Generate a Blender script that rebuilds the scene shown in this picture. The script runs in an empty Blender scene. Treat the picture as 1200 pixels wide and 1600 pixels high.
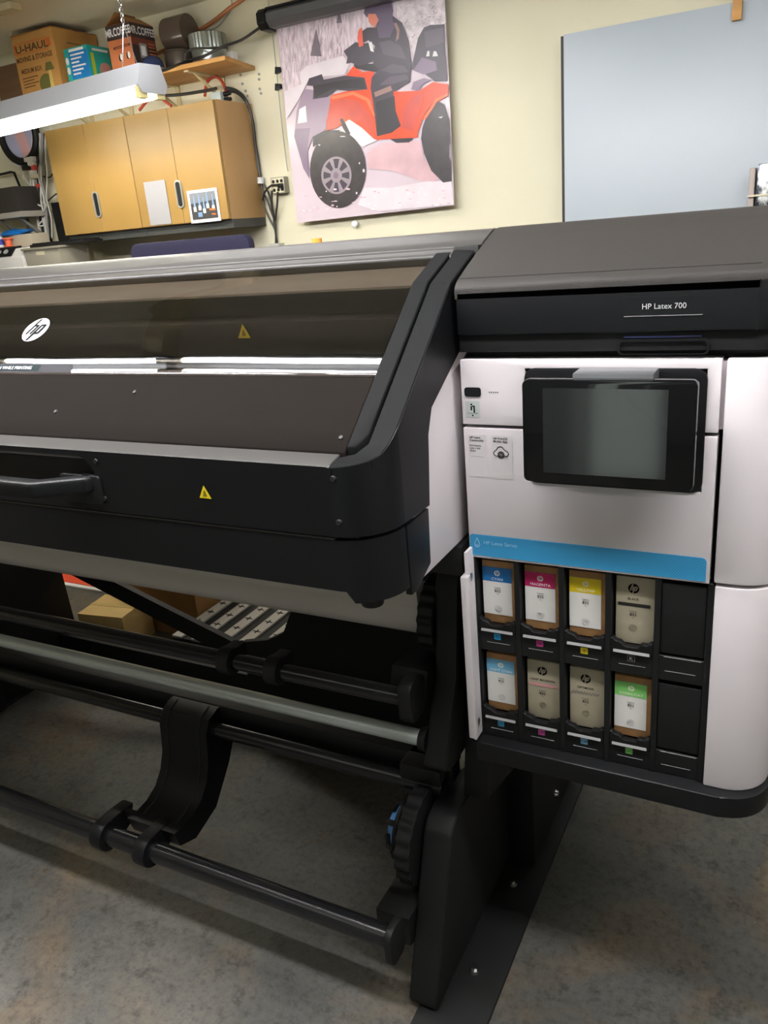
import bpy, bmesh, math, random
from mathutils import Vector, Matrix
random.seed(7)
S = bpy.context.scene
COL = S.collection
PI = math.pi
# ------------------------------------------------------------------ camera
EYE = Vector((0, 0, 1.45))
FPX = 1244.83
ROT = ((0.88797186, 0.45195743, -0.08509095), (0.08313882, -0.33972617, -0.93684261), (-0.4523206, 0.82481551, -0.33924248))
cam = bpy.data.cameras.new('camera')
cam.sensor_fit = 'VERTICAL'; cam.sensor_height = 36; cam.lens = FPX / 1600 * 36
cam.clip_start = 0.02
co = bpy.data.objects.new('camera', cam); COL.objects.link(co)
xr, yd, zf = (Vector(r) for r in ROT)
co.matrix_world = Matrix(((xr.x, -yd.x, -zf.x, EYE.x), (xr.y, -yd.y, -zf.y, EYE.y), (xr.z, -yd.z, -zf.z, EYE.z), (0, 0, 0, 1)))
S.camera = co
def at(px, py, Y):
    """point at depth Y seen at a given place of the photograph (for measuring)"""
    d = xr * ((px - 600) / FPX) + yd * ((py - 800) / FPX) + zf
    return EYE + d * ((Y - EYE.y) / d.y)
# ------------------------------------------------------------------ world, exposure, light levels
w = bpy.data.worlds.new('world'); S.world = w; w.use_nodes = True
w.node_tree.nodes['Background'].inputs[0].default_value = (0.5, 0.55, 0.6, 1)
w.node_tree.nodes['Background'].inputs[1].default_value = 0.05
S.view_settings.view_transform = 'Standard'; S.view_settings.look = 'None'
S.view_settings.gamma = 1; S.view_settings.use_curve_mapping = False
S.view_settings.exposure = 0.0
TUBE_POWER = 70.0
TUBE_AISLE = 94.0
FILL_REAR = 16.0
TUBE_BACK = 38.0
FILL_SIDE = 8.0
FILL_FRONT = 8.0
TUBE_COLOR = (0.99, 0.97, 0.975)
S.cycles.max_bounces = 8
S.cycles.caustics_reflective = False; S.cycles.caustics_refractive = False
S.cycles.sample_clamp_indirect = 6
# ------------------------------------------------------------------ materials
def lin(c):
    return tuple(((v / 255) / 12.92 if v / 255 < 0.04045 else ((v / 255 + 0.055) / 1.055) ** 2.4) for v in c)
MATS = {}
def mat(name, rgb, rough=0.5, metal=0.0, noise=0.0, nscale=20.0, bump=0.0, bscale=200.0, coat=0.0, spec=0.5, emit=0.0, stretch=None):
    if name in MATS: return MATS[name]
    m = bpy.data.materials.new(name); m.use_nodes = True
    nt = m.node_tree; b = nt.nodes['Principled BSDF']
    c = lin(rgb)
    b.inputs['Base Color'].default_value = (*c, 1); b.inputs['Roughness'].default_value = rough
    b.inputs['Metallic'].default_value = metal; b.inputs['Specular IOR Level'].default_value = spec
    if coat: b.inputs['Coat Weight'].default_value = coat; b.inputs['Coat Roughness'].default_value = 0.08
    if emit: b.inputs['Emission Color'].default_value = (*c, 1); b.inputs['Emission Strength'].default_value = emit
    tc = nt.nodes.new('ShaderNodeTexCoord'); mp = nt.nodes.new('ShaderNodeMapping')
    nt.links.new(tc.outputs['Object'], mp.inputs[0])
    if stretch: mp.inputs['Scale'].default_value = stretch
    if noise:
        n = nt.nodes.new('ShaderNodeTexNoise'); n.inputs['Scale'].default_value = nscale; n.inputs['Detail'].default_value = 5
        r = nt.nodes.new('ShaderNodeValToRGB')
        r.color_ramp.elements[0].position = 0.3; r.color_ramp.elements[1].position = 0.7
        r.color_ramp.elements[0].color = (*[v * (1 - noise) for v in c], 1)
        r.color_ramp.elements[1].color = (*[min(1, v * (1 + noise)) for v in c], 1)
        nt.links.new(mp.outputs[0], n.inputs['Vector']); nt.links.new(n.outputs[0], r.inputs[0]); nt.links.new(r.outputs[0], b.inputs['Base Color'])
    if bump:
        n2 = nt.nodes.new('ShaderNodeTexNoise'); n2.inputs['Scale'].default_value = bscale; n2.inputs['Detail'].default_value = 3
        bp = nt.nodes.new('ShaderNodeBump'); bp.inputs['Strength'].default_value = bump; bp.inputs['Distance'].default_value = 0.002
        nt.links.new(mp.outputs[0], n2.inputs['Vector']); nt.links.new(n2.outputs[0], bp.inputs['Height']); nt.links.new(bp.outputs[0], b.inputs['Normal'])
    MATS[name] = m
    return m
BLACK = mat('black_plastic', (16, 17, 19), 0.42, bump=0.12, bscale=900, spec=0.28)
BLACK2 = mat('dark_rough_plastic', (16, 17, 18), 0.55, bump=0.15, bscale=700, spec=0.35)
GREYP = mat('grey_plastic_trim', (58, 57, 56), 0.36, bump=0.1, bscale=900)
LIDP = mat('matte_lid_panel', (29, 26, 24), 0.85, spec=0.02)
LIDG = mat('lid_plastic', (42, 40, 38), 0.6, bump=0.15, bscale=500, spec=0.22)
FRM = mat('frame_plastic', (20, 21, 22), 0.6, bump=0.1, bscale=900, spec=0.06)
WHITE = mat('white_shell', (214, 208, 211), 0.33, bump=0.05, bscale=600)
WHITE2 = mat('white_roll_media', (212, 205, 198), 0.42)
STEEL = mat('brushed_aluminium', (190, 196, 196), 0.42, 1.0, bump=0.1, bscale=500)
RAIL = mat('black_rail_paint', (26, 27, 29), 0.2)
RUBBER = mat('black_rubber', (24, 24, 25), 0.6)
INNER = mat('dark_interior', (26, 23, 22), 0.6)
CHROME = mat('chrome', (200, 200, 200), 0.2, 1.0)
BLUE = mat('blue_knob', (92, 150, 215), 0.4)
YEL = mat('warning_yellow', (222, 200, 30), 0.5)
INKB = mat('print_black', (20, 20, 22), 0.7, spec=0.06)
PRW = mat('print_white', (232, 232, 232), 0.6, spec=0.1)
PRG = mat('print_grey', (150, 150, 150), 0.5)
KRAFT = mat('kraft_card', (158, 118, 74), 0.7, noise=0.12, nscale=60)
def glass_mat(name, tint, wav=0.0, rough=0.0, ior=1.5):
    m = bpy.data.materials.new(name); m.use_nodes = True; nt = m.node_tree; nt.nodes.clear()
    o = nt.nodes.new('ShaderNodeOutputMaterial'); mx = nt.nodes.new('ShaderNodeMixShader')
    t = nt.nodes.new('ShaderNodeBsdfTransparent'); t.inputs[0].default_value = (*tint, 1)
    g = nt.nodes.new('ShaderNodeBsdfGlossy'); g.inputs['Roughness'].default_value = rough
    f = nt.nodes.new('ShaderNodeFresnel'); f.inputs[0].default_value = ior
    tc = nt.nodes.new('ShaderNodeTexCoord'); n = nt.nodes.new('ShaderNodeTexNoise'); n.inputs['Scale'].default_value = 2.2; n.inputs['Detail'].default_value = 1
    bp = nt.nodes.new('ShaderNodeBump'); bp.inputs['Strength'].default_value = wav; bp.inputs['Distance'].default_value = 0.02
    nt.links.new(tc.outputs['Object'], n.inputs['Vector']); nt.links.new(n.outputs[0], bp.inputs['Height'])
    nt.links.new(bp.outputs[0], g.inputs['Normal']); nt.links.new(bp.outputs[0], f.inputs['Normal'])
    ge = nt.nodes.new('ShaderNodeNewGeometry'); ma = nt.nodes.new('ShaderNodeMath'); ma.operation = 'SUBTRACT'; ma.inputs[0].default_value = 1.0; ma.use_clamp = True
    mu = nt.nodes.new('ShaderNodeMath'); mu.operation = 'MULTIPLY'
    nt.links.new(ge.outputs['Backfacing'], ma.inputs[1]); nt.links.new(ma.outputs[0], mu.inputs[0]); nt.links.new(f.outputs[0], mu.inputs[1])
    nt.links.new(mu.outputs[0], mx.inputs[0]); nt.links.new(t.outputs[0], mx.inputs[1]); nt.links.new(g.outputs[0], mx.inputs[2]); nt.links.new(mx.outputs[0], o.inputs[0])
    return m
GLASS = glass_mat('smoked_glass', (0.62, 0.60, 0.58), wav=0.16)
SCREEN = mat('screen_glass', (12, 13, 14), 0.06, spec=0.5)
LCD = mat('screen_display', (30, 32, 32), 0.08)
# ------------------------------------------------------------------ mesh helpers
class G:
    def __init__(s): s.v = []; s.f = []; s.mi = []
    def add(s, vs, fs, mi=0):
        o = len(s.v); s.v += [tuple(v) for v in vs]
        for f in fs: s.f.append([i + o for i in f]); s.mi.append(mi)
        return s
    def box(s, x0, x1, y0, y1, z0, z1, mi=0):
        v = [(x, y, z) for x in (x0, x1) for y in (y0, y1) for z in (z0, z1)]
        return s.add(v, [(0, 1, 3, 2), (4, 6, 7, 5), (0, 4, 5, 1), (2, 3, 7, 6), (0, 2, 6, 4), (1, 5, 7, 3)], mi)
    def prism(s, poly, ax, a, b, mi=0):
        def p(u, v, t): return (t, u, v) if ax == 'x' else (u, t, v) if ax == 'y' else (u, v, t)
        n = len(poly)
        vs = [p(u, v, a) for u, v in poly] + [p(u, v, b) for u, v in poly]
        return s.add(vs, [list(range(n)), list(range(2 * n - 1, n - 1, -1))] + [(i, (i + 1) % n, n + (i + 1) % n, n + i) for i in range(n)], mi)
    def ring(s, outer, inner, ax, a, b, mi=0):
        def p(u, v, t): return (t, u, v) if ax == 'x' else (u, t, v) if ax == 'y' else (u, v, t)
        n = len(outer)
        vs = [p(*q, t) for t in (a, b) for L in (outer, inner) for q in L]
        fs = []
        for i in range(n):
            j = (i + 1) % n
            fs += [(i, j, n + j, n + i), (2 * n + i, 3 * n + i, 3 * n + j, 2 * n + j), (i, 2 * n + i, 2 * n + j, j), (n + i, n + j, 3 * n + j, 3 * n + i)]
        return s.add(vs, fs, mi)
    def cyl(s, p0, p1, r0, r1=None, n=24, mi=0):
        r1 = r0 if r1 is None else r1
        p0, p1 = Vector(p0), Vector(p1); d = (p1 - p0).normalized()
        u = d.orthogonal().normalized(); w2 = d.cross(u)
        vs = []
        for p, r in ((p0, r0), (p1, r1)):
            vs += [p + (u * math.cos(2 * PI * k / n) + w2 * math.sin(2 * PI * k / n)) * r for k in range(n)]
        return s.add(vs, [list(range(n))[::-1], list(range(n, 2 * n))] + [(k, (k + 1) % n, n + (k + 1) % n, n + k) for k in range(n)], mi)
    def tube(s, pts, r, n=8, mi=0):
        pts = [Vector(p) for p in pts]; rings = []
        prev = None
        for i, p in enumerate(pts):
            d = (pts[min(i + 1, len(pts) - 1)] - pts[max(i - 1, 0)]).normalized()
            u = d.orthogonal().normalized() if prev is None else (prev - d * prev.dot(d)).normalized()
            prev = u; w2 = d.cross(u)
            rings.append([p + (u * math.cos(2 * PI * k / n) + w2 * math.sin(2 * PI * k / n)) * r for k in range(n)])
        vs = [v for rg in rings for v in rg]; fs = []
        for i in range(len(pts) - 1):
            fs += [(i * n + k, i * n + (k + 1) % n, (i + 1) * n + (k + 1) % n, (i + 1) * n + k) for k in range(n)]
        fs += [list(range(n))[::-1], [len(vs) - n + k for k in range(n)]]
        return s.add(vs, fs, mi)
    def lathe(s, prof, c, n=32, ax='z', mi=0):
        """profile of (radius, height)"""
        vs = []
        for r, h in prof:
            for k in range(n):
                a = 2 * PI * k / n; x, y = r * math.cos(a), r * math.sin(a)
                vs.append((c[0] + x, c[1] + y, c[2] + h) if ax == 'z' else (c[0] + h, c[1] + x, c[2] + y))
        fs = [[i * n + k, i * n + (k + 1) % n, (i + 1) * n + (k + 1) % n, (i + 1) * n + k] for i in range(len(prof) - 1) for k in range(n)]
        fs += [list(range(n))[::-1], [len(vs) - n + k for k in range(n)]]
        return s.add(vs, fs, mi)
    def torus(s, c, R, r, u, v, n=12, m=6, mi=0, sx=1.0):
        c, u, v = Vector(c), Vector(u), Vector(v); w2 = u.cross(v)
        vs = []
        for i in range(n):
            a = 2 * PI * i / n; d = u * math.cos(a) + v * math.sin(a)
            cc = c + u * math.cos(a) * R * sx + v * math.sin(a) * R
            vs += [cc + (d * math.cos(2 * PI * k / m) + w2 * math.sin(2 * PI * k / m)) * r for k in range(m)]
        return s.add(vs, [(i * m + k, i * m + (k + 1) % m, ((i + 1) % n) * m + (k + 1) % m, ((i + 1) % n) * m + k) for i in range(n) for k in range(m)], mi)
    def grid(s, rows, mi=0):
        n = len(rows[0]); vs = [p for r in rows for p in r]
        return s.add(vs, [(i * n + k, i * n + k + 1, (i + 1) * n + k + 1, (i + 1) * n + k) for i in range(len(rows) - 1) for k in range(n - 1)], mi)
    def slab(s, rows, off):
        """closed sheet: rows of points and the same rows moved by off"""
        off = Vector(off); n = len(rows[0]); m = len(rows)
        top = [Vector(p) for r in rows for p in r]; bot = [p + off for p in top]; N = n * m
        fs = []
        for i in range(m - 1):
            for k in range(n - 1):
                q = (i * n + k, i * n + k + 1, (i + 1) * n + k + 1, (i + 1) * n + k)
                fs += [q, tuple(N + j for j in q[::-1])]
        bd = [k for k in range(n)] + [i * n + n - 1 for i in range(1, m)] + [(m - 1) * n + k for k in range(n - 2, -1, -1)] + [i * n for i in range(m - 2, 0, -1)]
        fs += [(bd[i], N + bd[i], N + bd[(i + 1) % len(bd)], bd[(i + 1) % len(bd)]) for i in range(len(bd))]
        return s.add(top + bot, fs)
def build(name, g, mats, parent=None, bevel=0.0, seg=2, smooth=35, local=False, label=None, cat=None, group=None, kind=None, recalc=True, origin=None):
    me = bpy.data.meshes.new(name)
    mats = mats if isinstance(mats, (list, tuple)) else [mats]
    off = Vector((0, 0, 0))
    if parent is not None and not local: off = wloc(parent)
    elif origin is not None: off = Vector(origin)
    me.from_pydata([tuple(Vector(v) - off) for v in g.v], [], g.f)
    for m in mats: me.materials.append(m)
    for p, i in zip(me.polygons, g.mi): p.material_index = i
    bm = bmesh.new(); bm.from_mesh(me)
    if recalc: bmesh.ops.recalc_face_normals(bm, faces=bm.faces)
    if bevel:
        es = [e for e in bm.edges if e.is_manifold and e.calc_face_angle(0) > math.radians(28)]
        bmesh.ops.bevel(bm, geom=es, offset=bevel, offset_type='OFFSET', segments=seg, profile=0.6, affect='EDGES', clamp_overlap=True)
    bm.to_mesh(me); bm.free()
    if smooth:
        for p in me.polygons: p.use_smooth = True
        me.set_sharp_from_angle(angle=math.radians(smooth))
    o = bpy.data.objects.new(name, me); COL.objects.link(o)
    if parent is not None: o.parent = parent
    elif origin is not None: o.location = off
    if label: o['label'] = label
    if cat: o['category'] = cat
    if group: o['group'] = group
    if kind: o['kind'] = kind
    return o
def wloc(o):
    v = Vector(o.location)
    while o.parent: o = o.parent; v += o.location
    return v
def thing(name, label, cat, loc=(0, 0, 0), rz=0, group=None):
    o = bpy.data.objects.new(name, None); COL.objects.link(o); o.empty_display_size = 0.05
    o.location = loc; o.rotation_euler = (0, 0, rz); o['label'] = label; o['category'] = cat
    if group: o['group'] = group
    return o
def copy_tree(o, parent=None):
    c = o.copy(); COL.objects.link(c)
    if parent: c.parent = parent
    for ch in [x for x in bpy.data.objects if x.parent == o]: copy_tree(ch, c)
    return c
def arc(cx, cy, r, a0, a1, n=8, ry=None):
    ry = r if ry is None else ry
    return [(cx + r * math.cos(math.radians(a0 + (a1 - a0) * i / n)), cy + ry * math.sin(math.radians(a0 + (a1 - a0) * i / n))) for i in range(n + 1)]
def rr(x0, x1, z0, z1, r, n=5):
    return arc(x1 - r, z0 + r, r, -90, 0, n) + arc(x1 - r, z1 - r, r, 0, 90, n) + arc(x0 + r, z1 - r, r, 90, 180, n) + arc(x0 + r, z0 + r, r, 180, 270, n)
def ell(cx, cy, rx, ry, n=28): return [(cx + rx * math.cos(2 * PI * k / n), cy + ry * math.sin(2 * PI * k / n)) for k in range(n)]
class Plane:
    """flat frame for print: origin o, u to the right, v up, normal n towards the reader"""
    def __init__(s, o, u=(1, 0, 0), v=(0, 0, 1)):
        s.o, s.u, s.v = Vector(o), Vector(u).normalized(), Vector(v).normalized(); s.n = s.u.cross(s.v).normalized()
    def p(s, x, y, d=0.0): return s.o + s.u * x + s.v * y + s.n * d
def flat(name, pl, polys, parent, d0=0.0004, step=0.0, label=None, local=False):
    """printed shapes: polys = [(polygon, material)] lying on plane pl, later ones on top"""
    ms = []; g = G()
    for k, (poly, m) in enumerate(polys):
        if m not in ms: ms.append(m)
        g.add([pl.p(x, y, d0 + k * step) for x, y in poly], [list(range(len(poly)))], ms.index(m))
    return build(name, g, ms, parent, smooth=0, label=label, recalc=False, local=local)
def text(s, pl, x, y, h, m, parent, align='LEFT', d=0.0006, bold=0.0, wide=1.0, name='lettering', local=False, shear=0.0):
    cu = bpy.data.curves.new('t', 'FONT'); cu.body = s; cu.size = 1.0; cu.align_x = align; cu.offset = bold; cu.shear = shear
    cu.resolution_u = 3
    o = bpy.data.objects.new('t', cu); COL.objects.link(o)
    dg = bpy.context.evaluated_depsgraph_get(); dg.update()
    me = bpy.data.meshes.new_from_object(o.evaluated_get(dg))
    bpy.data.objects.remove(o); bpy.data.curves.remove(cu)
    off = Vector((0, 0, 0)) if local or parent is None else wloc(parent)
    k = h / 0.72
    for v in me.vertices: v.co = pl.p(x + v.co.x * k * wide, y + v.co.y * k, d) - off
    me.materials.clear(); me.materials.append(m); me.name = name
    ob = bpy.data.objects.new(name, me); COL.objects.link(ob); ob.parent = parent
    return ob
HP = [[(-.50, -.42), (-.29, -.42), (-.29, .93), (-.50, .93)], [(-.29, .25), (-.29, .42), (-.02, .42), (.07, .33), (.07, -.42), (-.13, -.42), (-.13, .25)],
      [(.15, -.95), (.36, -.95), (.36, .42), (.15, .42)], [(.36, .25), (.36, .42), (.62, .42), (.72, .32), (.72, -.34), (.64, -.42), (.36, -.42), (.36, -.25), (.51, -.25), (.51, .25)]]
def logo(pl, x, y, r, disc, ink, parent, d=0.0006, local=False):
    polys = [(ell(x, y, r, r, 32), disc)] + [([(x + (a + .36 * b - .06) * r, y + b * r) for a, b in q], ink) for q in HP]
    return flat('round_logo', pl, polys, parent, d, 0.00005, local=local)
# ------------------------------------------------------------------ the room
WY, CZ = 3.5, 2.493
XL, XR, YB = -5.2, 2.6, -2.6
def wallmat(name, rgb):
    return mat(name, rgb, 0.62, noise=0.04, nscale=1.3, bump=0.25, bscale=90)
CREAM = wallmat('cream_wall_paint', (220, 215, 188)); CEIL = wallmat('ceiling_paint', (240, 234, 210)); PALE = wallmat('pale_wall_paint', (206, 206, 198)); DUSK = wallmat('dark_wall_paint', (92, 90, 88))
def floor_mat():
    m = bpy.data.materials.new('stained_concrete'); m.use_nodes = True; nt = m.node_tree; b = nt.nodes['Principled BSDF']
    L = nt.links.new; N = nt.nodes.new
    tc = N('ShaderNodeTexCoord')
    def noise(sc, det, rough=0.6, dist=0.0):
        n = N('ShaderNodeTexNoise'); n.inputs['Scale'].default_value = sc; n.inputs['Detail'].default_value = det; n.inputs['Roughness'].default_value = rough; n.inputs['Distortion'].default_value = dist
        L(tc.outputs['Object'], n.inputs['Vector']); return n
    def ramp(src, stops):
        r = N('ShaderNodeValToRGB'); e = r.color_ramp.elements
        while len(e) < len(stops): e.new(0.5)
        for q, (p, c) in zip(e, stops): q.position = p; q.color = (*c, 1)
        L(src, r.inputs[0]); return r
    def mix(a, bb, fac, mode='MIX'):
        x = N('ShaderNodeMix'); x.data_type = 'RGBA'; x.blend_type = mode
        if isinstance(fac, float): x.inputs[0].default_value = fac
        else: L(fac, x.inputs[0])
        L(a, x.inputs[6]); L(bb, x.inputs[7]); return x.outputs[2]
    c1 = ramp(noise(2.2, 6).outputs[0], [(0.32, (0.048, 0.050, 0.045)), (0.5, (0.080, 0.079, 0.071)), (0.68, (0.128, 0.120, 0.104))])
    c2 = ramp(noise(3.1, 5, 0.65, 0.6).outputs[0], [(0.5, (0, 0, 0)), (0.66, (1, 1, 1))])
    br = N('ShaderNodeRGB'); br.outputs[0].default_value = (0.135, 0.095, 0.055, 1)
    fac = N('ShaderNodeMath'); fac.operation = 'MULTIPLY'; fac.inputs[1].default_value = 0.7; L(c2.outputs[0], fac.inputs[0])
    col = mix(c1.outputs[0], br.outputs[0], fac.outputs[0])
    # brown stain to the right of the machine
    mp = N('ShaderNodeMapping'); mp.inputs['Location'].default_value = (-0.40, -1.72, 0); L(tc.outputs['Object'], mp.inputs[0])
    nd = noise(6, 4); vm = N('ShaderNodeVectorMath'); vm.operation = 'MULTIPLY_ADD'
    vm.inputs[1].default_value = (0.16, 0.16, 0); L(nd.outputs['Color'], vm.inputs[0]); L(mp.outputs[0], vm.inputs[2])
    ln = N('ShaderNodeVectorMath'); ln.operation = 'LENGTH'; L(vm.outputs[0], ln.inputs[0])
    st = ramp(ln.outputs['Value'], [(0.28, (1, 1, 1)), (0.315, (0, 0, 0))])
    sc = N('ShaderNodeRGB'); sc.outputs[0].default_value = (0.17, 0.125, 0.07, 1)
    f2 = N('ShaderNodeMath'); f2.operation = 'MULTIPLY'; f2.inputs[1].default_value = 0.75; L(st.outputs[0], f2.inputs[0])
    col = mix(col, sc.outputs[0], f2.outputs[0])
    sp = ramp(noise(55, 6, 0.75).outputs[0], [(0.3, (0.45, 0.45, 0.45)), (0.5, (1, 1, 1)), (0.75, (1.3, 1.28, 1.2))])
    col = mix(col, sp.outputs[0], 0.95, 'MULTIPLY')
    dk = ramp(noise(16, 4, 0.8).outputs[0], [(0.32, (0.3, 0.28, 0.26)), (0.46, (1, 1, 1))])
    col = mix(col, dk.outputs[0], 0.8, 'MULTIPLY')
    wh = ramp(noise(90, 2).outputs[0], [(0.78, (0, 0, 0)), (0.81, (0.5, 0.48, 0.42))])
    col = mix(col, wh.outputs[0], 1.0, 'ADD')
    L(col, b.inputs['Base Color']); b.inputs['Roughness'].default_value = 0.55
    bp = N('ShaderNodeBump'); bp.inputs['Strength'].default_value = 0.25; bp.inputs['Distance'].default_value = 0.004
    L(noise(70, 5, 0.7).outputs[0], bp.inputs['Height']); L(bp.outputs[0], b.inputs['Normal'])
    return m
build('floor', G().box(XL, XR, YB, WY, -0.1, 0), floor_mat(), kind='structure', smooth=0)
build('ceiling', G().box(XL, XR, YB, WY, CZ, CZ + 0.1), CEIL, kind='structure', smooth=0)
wall_back = build('wall_back', G().box(XL, XR, WY, WY + 0.1, 0, CZ), CREAM, kind='structure', smooth=0)
build('wall_left', G().box(XL - 0.1, XL, YB, WY, 0, CZ), CREAM, kind='structure', smooth=0)
build('wall_right', G().box(XR, XR + 0.1, YB, WY, 0, CZ), PALE, kind='structure', smooth=0)
build('wall_front', G().box(XL, XR, YB - 0.1, YB, 0, CZ), DUSK, kind='structure', smooth=0)
WOOD = mat('rough_timber', (150, 108, 66), 0.7, noise=0.25, nscale=14, stretch=(1, 1, 8))
TIMBER = mat('painted_joist', (196, 184, 146), 0.6, noise=0.08, nscale=8)
build('trim_1', G().box(-2.06, -1.97, 0.7, 3.49, CZ - 0.09, CZ - 0.002), TIMBER, kind='structure', bevel=0.004)
build('trim_2', G().box(-3.62, -3.31, 2.72, 2.86, CZ - 0.06, CZ - 0.002), WOOD, kind='structure', bevel=0.004)
build('trim_3', G().box(-3.75, -3.18, 2.86, 2.92, CZ - 0.03, CZ - 0.002), TIMBER, kind='structure', bevel=0.004)
g = G()
for px, py in ((376, 117), (379, 131), (405, 116), (405, 124), (384, 142), (387, 150), (406, 139), (408, 146)):
    p = at(px, py, WY); g.cyl((p.x, WY - 0.004, p.z), (p.x, WY + 0.001, p.z), 0.006, n=10)
build('screw_anchor', g, PRG, wall_back)
# ------------------------------------------------------------------ shop lights
EMIT = bpy.data.materials.new('lit_tube'); EMIT.use_nodes = True
EMIT.node_tree.nodes['Principled BSDF'].inputs['Emission Color'].default_value = (*TUBE_COLOR, 1)
EMIT.node_tree.nodes['Principled BSDF'].inputs['Emission Strength'].default_value = TUBE_POWER
EMITB = EMIT.copy(); EMITB.name = 'lit_tube_bench'; EMITB.node_tree.nodes['Principled BSDF'].inputs['Emission Strength'].default_value = TUBE_BACK
EMITB.node_tree.nodes['Principled BSDF'].inputs['Emission Color'].default_value = (1, 0.95, 0.80, 1)
ENAMEL = mat('white_enamel', (164, 167, 171), 0.3)
SOCK = mat('lampholder_plastic', (222, 210, 150), 0.4)
def shop_light(label, loc, rz, length, em, chain_to, group=None):
    """origin = middle of the fixture, underside of the hood at z=0"""
    t = thing('shop_light', label, 'light fixture', loc, rz, group)
    h = length / 2
    prof = [(-0.072, -0.004), (-0.050, 0.068), (0.050, 0.068), (0.072, -0.004), (0.068, -0.006), (0.047, 0.062), (-0.047, 0.062), (-0.068, -0.006)]
    build('hood', G().prism(prof, 'x', -h, h), ENAMEL, t, local=True, smooth=20)
    endp = [(-0.072, -0.004), (-0.050, 0.068), (0.050, 0.068), (0.072, -0.004), (0.055, -0.03), (-0.055, -0.03)]
    for sx in (-1, 1):
        a, b = sorted((sx * h, sx * (h + 0.004)))
        build('end_plate', G().prism(endp, 'x', a, b), ENAMEL, t, local=True, bevel=0.001)
    for sy in (-1, 1):
        build('lit_tube', G().cyl((-h + 0.03, sy * 0.042, -0.022), (h - 0.03, sy * 0.042, -0.022), 0.019, n=16), em, t, local=True)
        for sx in (-1, 1):
            so = build('lampholder', G().box(sx * (h - 0.018) - 0.012, sx * (h - 0.018) + 0.012, sy * 0.042 - 0.02, sy * 0.042 + 0.02, -0.046, 0.01), SOCK, t, bevel=0.003, local=True)
    for sx in (-1, 1):
        top = chain_to - loc[2]
        x0 = sx * (h - 0.10)
        g = G(); apex = 0.068 + 0.15
        g.tube([(x0 - 0.0, -0.04, 0.066), (x0, 0, apex)], 0.0018, 6); g.tube([(x0, 0.04, 0.066), (x0, 0, apex)], 0.0018, 6)
        z = apex; k = 0
        while z < top:
            g.torus((x0, 0, z + 0.008), 0.011, 0.0022, (1, 0, 0) if k % 2 else (0, 1, 0), (0, 0, 1), 10, 5, sx=0.55); z += 0.017; k += 1
        build('hanging_chain', g, CHROME, t, local=True)
    return t
bx, by, bz = -2.243, 2.6, 2.008
ang = math.radians(-6.6)
bl = shop_light('white twin-tube shop light hanging lit in front of the boxes above the wooden cabinet', (bx - 0.62 * math.cos(ang), by - 0.62 * math.sin(ang), bz), ang, 1.24, EMITB, CZ)
LY, LZ = 0.905, 2.34
build_l = shop_light('white twin-tube shop light over the printer, the long one reflected in the hood glass', (-1.19, LY, LZ), 0, 1.26, EMIT, CZ)
shop_light('short white shop light over the printer, left of the long one', (-2.27, LY, LZ), 0, 0.80, EMIT, CZ)
def lit(nm, power):
    m = EMIT.copy(); m.name = nm; m.node_tree.nodes['Principled BSDF'].inputs['Emission Strength'].default_value = power; return m
E_R = lit('fill_tube_rear', FILL_REAR)
shop_light('added white shop light behind the printer, left of the poster', (-1.75, 2.45, LZ), 0, 1.24, E_R, CZ)  # unseen lamp added to brighten the floor under the printer
E_S, E_F, E_A = lit('fill_tube_side', FILL_SIDE), lit('fill_tube_front', FILL_FRONT), lit('lit_tube_aisle', TUBE_AISLE)
shop_light('white shop light over the aisle in front of the printer, left one', (-2.0, 0.58, LZ), 0, 1.24, E_A, CZ)
shop_light('white shop light over the aisle in front of the printer, right one', (-0.7, 0.58, LZ), 0, 1.24, E_A, CZ)
shop_light('added white shop light over the aisle, in front of the ink cabinet', (0.62, 0.50, LZ), 0, 1.24, E_A, CZ)  # unseen lamp added to brighten the curved right cover
shop_light('added white shop light near the back wall, above the bluish white sheet', (0.5, 2.45, LZ), 0, 1.24, E_S, CZ)  # out-of-view lamp, added to lift the right of the back wall
shop_light('added white shop light at the front of the garage, left one of the two', (-2.2, -1.2, LZ), 0, 1.24, E_F, CZ)  # fill lamp added behind the viewer to soften the shadows
shop_light('added white shop light at the front of the garage, right one of the two', (1.1, -1.2, LZ), 0, 1.24, E_F, CZ)  # second added fill lamp behind the viewer
# ------------------------------------------------------------------ large format printer
pr = thing('large_format_printer', 'black and white wide format printer on black floor stand with open ink bay', 'printer', (-1.3, 1.4, 0))
PXL = -2.66
def top(y):
    if y < 0.865: return 1.163 + (y - 0.83) * 0.23
    if y < 1.108: return 1.1711 + (y - 0.865) * 0.787
    return 1.3624 + (y - 1.108) * 0.378
XS = -0.463; R0 = 0.072
def xr_at(y):
    if y >= 0.83 + R0: return XS
    return XS - R0 + math.sqrt(max(0, R0 ** 2 - (0.83 + R0 - y) ** 2))
front_arc = [(XS - R0 + R0 * math.sin(math.radians(a)), 0.83 + R0 - R0 * math.cos(math.radians(a))) for a in range(0, 91, 9)]
XC = XS - R0
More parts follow.
